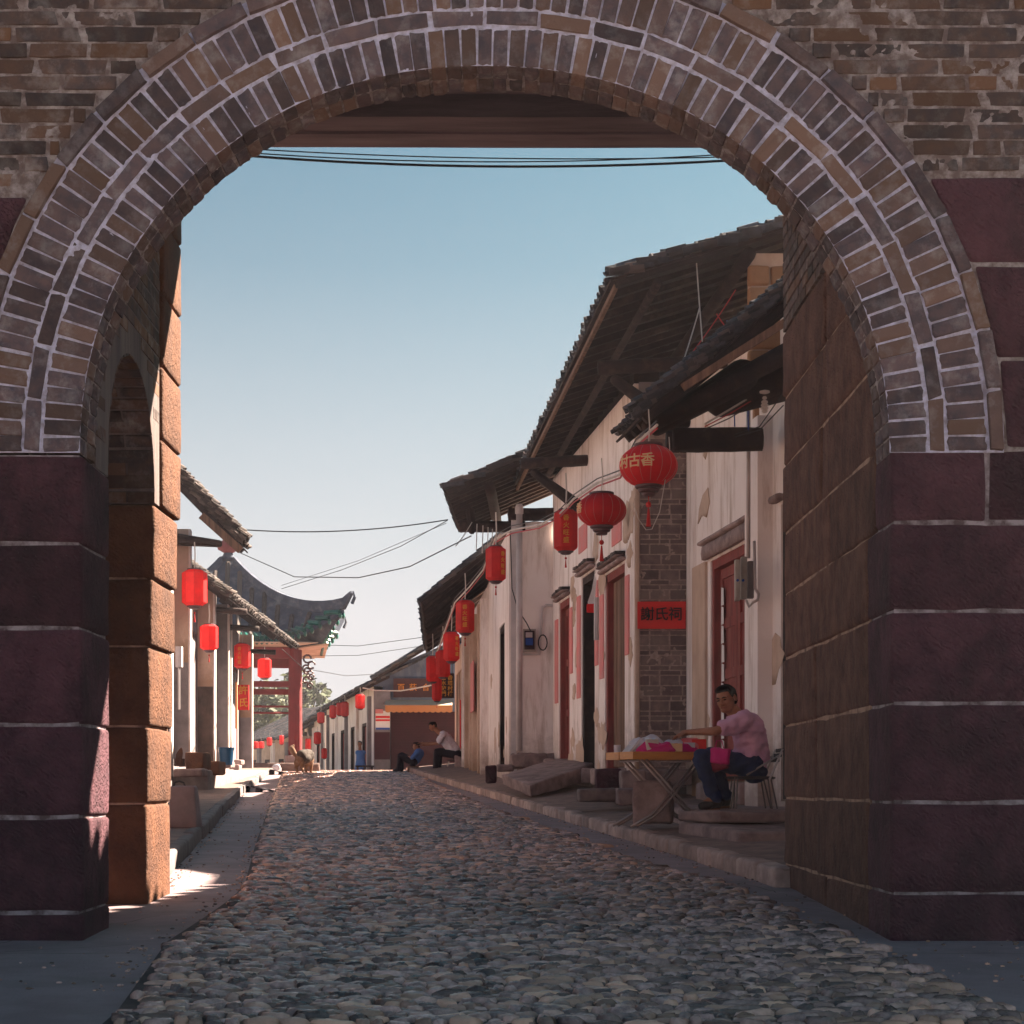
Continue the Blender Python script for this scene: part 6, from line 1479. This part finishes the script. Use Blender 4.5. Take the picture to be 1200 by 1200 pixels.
for dx in (-.18,.17):
    for dy in (-.16,.16): mb = MB(); mb.bar((xc+dx,43.6+dy,zs2-.05), (xc+dx*1.3,43.6+dy,h(43.6)+.14), .035,.035, up=Vector((0,1,0))); mb.build('leg', M['metal'], c2)
for dy in (-.17,.17): mb = MB(); mb.bar((xc+.19,43.6+dy,zs2), (xc+.36,43.6+dy,zs2+.42), .035,.035, up=Vector((0,1,0))); mb.build('back_post', M['metal'], c2)
mb = MB(); mb.bar((xc+.29,43.43,zs2+.26), (xc+.29,43.77,zs2+.26), .03,.14); mb.build('backrest', M['metal'], c2)
W_ = thing('person', 'person in a blue shirt on a low stool with drawn up knees, beyond the kerb', 'person', tuple(P(480,908,45.5)))
def Qw(px, py, dy=0): return P(px, py, 45.5+dy)
hd = Qw(487.5,874); hk = .23; HR = frame((-.85,-.3,-.25), (-.1,0,1))
shL, shR = Qw(490,881,-.14), Qw(490,881,.14); hipL, hipR = Qw(484,893,-.09), Qw(484,893,.09); knL, knR = Qw(469,886,-.1), Qw(471,885,.1); anL, anR = Qw(467,903,-.1), Qw(470,903,.1); elL, elR = Qw(483,888,-.18), Qw(483,888,.17); haL, haR = Qw(475,886,-.08), Qw(475,885,.06)
body = blob('body', head_prims(hd, HR, hk)+[('c', hd, Qw(490,880), .055,.06), ('c', shL, shR, .07,.07), ('c', Qw(491,884), Qw(486,891), .12,.12), ('c', hipL, knL, .085,.06), ('c', hipR, knR, .085,.06), ('c', knL, anL, .055,.042), ('c', knR, anR, .055,.042), ('c', shL, elL, .045,.038), ('c', elL, haL, .036,.026), ('c', shR, elR, .045,.038), ('c', elR, haR, .036,.026)]+hand_prims(haL, (-1,0,-.2), (0,0,1), .95, .5, -1)+hand_prims(haR, (-1,0,-.2), (0,0,1), .95, .5, 1), M['skin'], W_, .0115, 1)
hair(hd, HR, hk, body, .014, .1)
blob('shirt', [('c', shL, shR, .09,.09), ('c', Qw(491,883), Qw(487,890), .145,.14), ('c', shL, elL, .075,.06), ('c', shR, elR, .075,.06)], M['shirtblue'], body, .014, 2)
blob('trousers', [('c', hipL, hipR, .13,.13), ('c', hipL, knL, .115,.085), ('c', hipR, knR, .115,.085), ('c', knL, anL, .08,.065), ('c', knR, anR, .08,.065)], M['trousers'], body, .014, 2)
for a, dy in ((anL,-.1),(anR,.1)): blob('shoe', [('c', a, a+Vector((-.13,0,-.02)), .055,.045)], M['shoe'], body, .014, 1)
stl = thing('low_stool', 'low wooden stool under the person in the blue shirt', 'stool', tuple(P(485,904,45.5)))
q = Qw(484,898); mb = MB(); mb.box(q.x-.16,q.x+.16,45.35,45.65,q.z-.04,q.z); mb.build('seat', M['browndoor'], stl)
for dx in (-.12,.12):
    for dy in (-.11,.11): mb = MB(); mb.box(q.x+dx-.02,q.x+dx+.02,45.5+dy-.02,45.5+dy+.02,h(45.5),q.z-.04); mb.build('leg', M['browndoor'], stl)
# distant person in a pale blue dress, standing
Fp = thing('person', 'distant person in a pale blue dress standing beside a post of the low white row', 'person', tuple(P(422.5,912,57)))
def Qf(px, py, dy=0): return P(px, py, 57+dy)
hd = Qf(421.5,872); hk = .23; HR = frame((-.2,-1,0), (0,0,1))
body = blob('body', head_prims(hd, HR, hk)+[('c', hd, Qf(422,879), .05,.06), ('c', Qf(419,882), Qf(426,882), .06,.06), ('c', Qf(422.5,885), Qf(422.5,893), .12,.13), ('c', Qf(421,895), Qf(421,912), .08,.05), ('c', Qf(424,895), Qf(424,912), .08,.05), ('c', Qf(419,882), Qf(418,896), .045,.03), ('c', Qf(426,882), Qf(427,896), .045,.03), ('c', Qf(421,912), Qf(421,913,-.12), .045,.04), ('c', Qf(424,912), Qf(424,913,-.12), .045,.04)]+hand_prims(Qf(418,896), (0,0,-1), (-1,0,0), 1, .4)+hand_prims(Qf(427,896), (0,0,-1), (1,0,0), 1, .4), M['skin'], Fp, .013, 1)
hair(hd, HR, hk, body, .016, .2)
blob('dress', [('c', Qf(419,882), Qf(426,882), .085,.085), ('c', Qf(422.5,884), Qf(422.5,893), .15,.16), ('c', Qf(422.5,893), Qf(422.5,904), .17,.22)], M['shirtblue'], body, .016, 2)
# ---------------- dog
M['fur'] = mat('tan_dog_fur', (.15,.08,.045), (.24,.15,.10), scale=5, bump=.9, bscale=60, dist=.02)
M['furgrey'] = mat('grey_brown_fur', (.045,.035,.032), (.075,.06,.052), scale=8, bump=.9, bscale=60, dist=.02)
DG = thing('dog', 'tan and grey dog with a raised bushy tail walking away at the street crest', 'dog', tuple(P(354,908,44)))
def Qd(px, py, dy=0): return P(px, py, 44+dy)
sp = [('e', Qd(352,889,-.1), (.15,.19,.145)), ('c', Qd(352,888,-.05), Qd(360,889,.35), .15,.17), ('e', Qd(361,890,.42), (.165,.2,.18)), ('c', Qd(362,888,.55), Qd(364,888,.75), .10,.085), ('e', Qd(364.5,889,.85), (.085,.12,.085)), ('c', Qd(365,890,.92), Qd(365.5,892,1.05), .05,.035)]
for (px, dy, dx) in ((348,-.16,0),(354.5,-.14,0),(359,.38,0),(364.5,.40,0)):
    if dy < 0: sp += [('c', Qd(px,893,dy), Qd(px-1,899,dy+.03), .085,.05), ('c', Qd(px-1,899,dy+.03), Qd(px+.4,902,dy-.05), .045,.033), ('c', Qd(px+.4,902,dy-.05), Qd(px+.3,908,dy-.02), .032,.028), ('c', Qd(px+.3,908,dy-.02), Qd(px+.3,908.3,dy+.05), .03,.028)]
    else: sp += [('c', Qd(px,893,dy), Qd(px,901,dy), .07,.04), ('c', Qd(px,901,dy), Qd(px,908,dy-.01), .036,.03), ('c', Qd(px,908.3,dy), Qd(px,908.5,dy+.05), .03,.028)]
for s in (-1,1): sp += [('c', Qd(364.5+s*2,887,.85), Qd(364.5+s*2.6,884,.85), .035,.012)]
tail = [('c', Qd(347.5,886,-.2), Qd(344,882,-.26), .05,.075), ('c', Qd(344,882,-.26), Qd(341.5,877,-.28), .078,.075), ('c', Qd(341.5,877,-.28), Qd(344,873.5,-.27), .07,.03)]
bd = blob('body', sp+tail, M['fur'], DG, .013, 1)
blob('back_fur', [('c', Qd(353.5,885,-.14), Qd(361,885.5,.3), .15,.18), ('e', Qd(357,888.5,.05), (.19,.3,.15))], M['furgrey'], bd, .014, 1)
# ================================================================== LEFT PAVEMENT THINGS
bk = thing('bucket', 'blue plastic bucket standing on the left terrace before the grey post', 'bucket', tuple(P(265,896.5,31)))
q = P(265,896.5,31); mb = MB(); s_ = 31/F
mb.lathe(q, [(7.2*s_,0),(7.4*s_,.01),(9.0*s_,19*s_),(9.6*s_,19.2*s_),(9.6*s_,20.5*s_),(8.6*s_,20.6*s_),(8.2*s_,17*s_)], 24); mb.build('pail', M['plasticblue'], bk, smooth=False)
mb = MB(); mb.tube([q+Vector((9.4*s_*math.cos(a), -9.4*s_*math.sin(a)*.6, 19*s_-.12*math.sin(a))) for a in np.linspace(0,math.pi,10)], .006, 5); mb.build('handle', M['metal'], bk)
LGp = 'loose stones on the left pavement'
stone('squared brown stone block with a sunlit top edge behind the left pier', 217,239,881,902, 26.2,.6, 'stone2', group=LGp)
stone('taller brown stone stacked at the left, touching the pier edge', 203,214,872,898, 26.6,.5, 'stone2', group=LGp)
stone('flat pale stone lying under the two squared stones', 203,236,901,910, 25.2,.6, 'slab', group=LGp)
stone('low stone step beside the squared brown block', 236,257,892,908, 27.5,.6, 'stone2', group=LGp)
stone('pale small stone in front of the blue bucket', 268,280,896,905, 33.5,.4, 'slab', group=LGp, seg=(3,3,3))
stone('low slab between the step stone and the bucket', 256,270,893,900, 31,.5, 'slab', group=LGp, seg=(3,3,3))
stone('small stone right of the blue bucket at the post foot', 274,283,890,896, 36.5,.4, 'slab', group=LGp, seg=(3,3,3))
cb_ = thing('concrete_weight', 'tapered grey concrete block with a wire loop on top beside the left pier', 'concrete block', tuple(P(216,971,15.8)))
a, b, c_, d_ = P(197,971,15.7), P(231,971,15.7), P(228,921,15.7), P(199,921,15.7)
mb = MB(); mb.block([a,b,b+Vector((0,.32,0)),a+Vector((0,.32,0)),d_,c_,c_+Vector((-.02,.26,0)),d_+Vector((0,.26,0))], seg=(6,5,7), rnd=.015, amp=.006, fs=8)
mb.build('block', M['concrete'], cb_, smooth=True)
q = P(210,921,15.85); mb = MB(); mb.tube([q+Vector((-.05+.0,0,0)), q+Vector((-.04,0,.035)), q+Vector((.0,0,.045)), q+Vector((.045,0,.03)), q+Vector((.055,0,0))], .009, 6); mb.build('wire_loop', M['cabledark'], cb_)
def ramp(lab, px0, px1, py0, py1, Y):
    t = thing('kerb_ramp', lab, 'ramp', tuple(P((px0+px1)/2, py1, Y)), 'metal kerb ramps by the left kerb')
    a, b = P(px0,py0,Y), P(px1,py1,Y); zr_ = h(Y)+.01
    a.z = max(a.z, zr_+.12); b.z = zr_+.012; w_ = Vector((.0,.45,0))
    mb = MB(); t_ = Vector((0,0,.018)); mb.hexa([a,b,b+w_,a+w_,a+t_,b+t_,b+w_+t_,a+w_+t_]); mb.build('plate', M['trousers'], t)
    for f_ in (.04,.5):
        p = a.lerp(b, f_); 
        for yy in (.02,.40): mb = MB(); mb.box(p.x-.02,p.x+.05,p.y+yy,p.y+yy+.03,zr_-.01,p.z); mb.build('support', M['trousers'], t)
ramp('nearer black metal kerb ramp at the left kerb', 284,317,921,931, 29.5)
ramp('farther black metal kerb ramp near the crest', 316,338,905,909, 43.0)
gb_ = MB(); gb_.ell(P(324,899,43), (.10,.08,.09), 10, 8); gb_.v = [tuple(Vector(v)+noise.noise_vector(Vector(v)*9)*.03) for v in gb_.v]; gb_.top('plastic_bag', M['paleplastic'], 'crumpled white plastic bag on the left kerb near the farther ramp', 'bag', smooth=True)
lw = thing('bench', 'low dark bench standing before the low white row beyond the crest', 'bench', tuple(P(428,906,55.5)))
a, b = P(417,899,55.5), P(438,897,55.5); mb = MB(); mb.box(a.x,b.x,55.4,55.7,a.z,b.z); mb.build('seat', M['wood'], lw)
for px in (419,427,436): q = P(px,899,55.5); mb = MB(); mb.box(q.x-.03,q.x+.03,55.45,55.6,h(55.5),q.z); mb.build('leg', M['wood'], lw)
# ================================================================== AIR
hz = MB(); hz.box(-60, 60, -6, 135, -1.4, 14)
hm = bpy.data.materials.new('thin_haze'); hm.use_nodes = True; t_ = hm.node_tree; t_.nodes.clear()
vo = t_.nodes.new('ShaderNodeOutputMaterial'); pvn = t_.nodes.new('ShaderNodeVolumePrincipled'); pvn.inputs['Color'].default_value = (.84,.82,.95,1); pvn.inputs['Density'].default_value = .0005; pvn.inputs['Anisotropy'].default_value = .3
t_.links.new(pvn.outputs[0], vo.inputs['Volume'])
ho = hz.build('haze', hm); ho['kind'] = 'stuff'
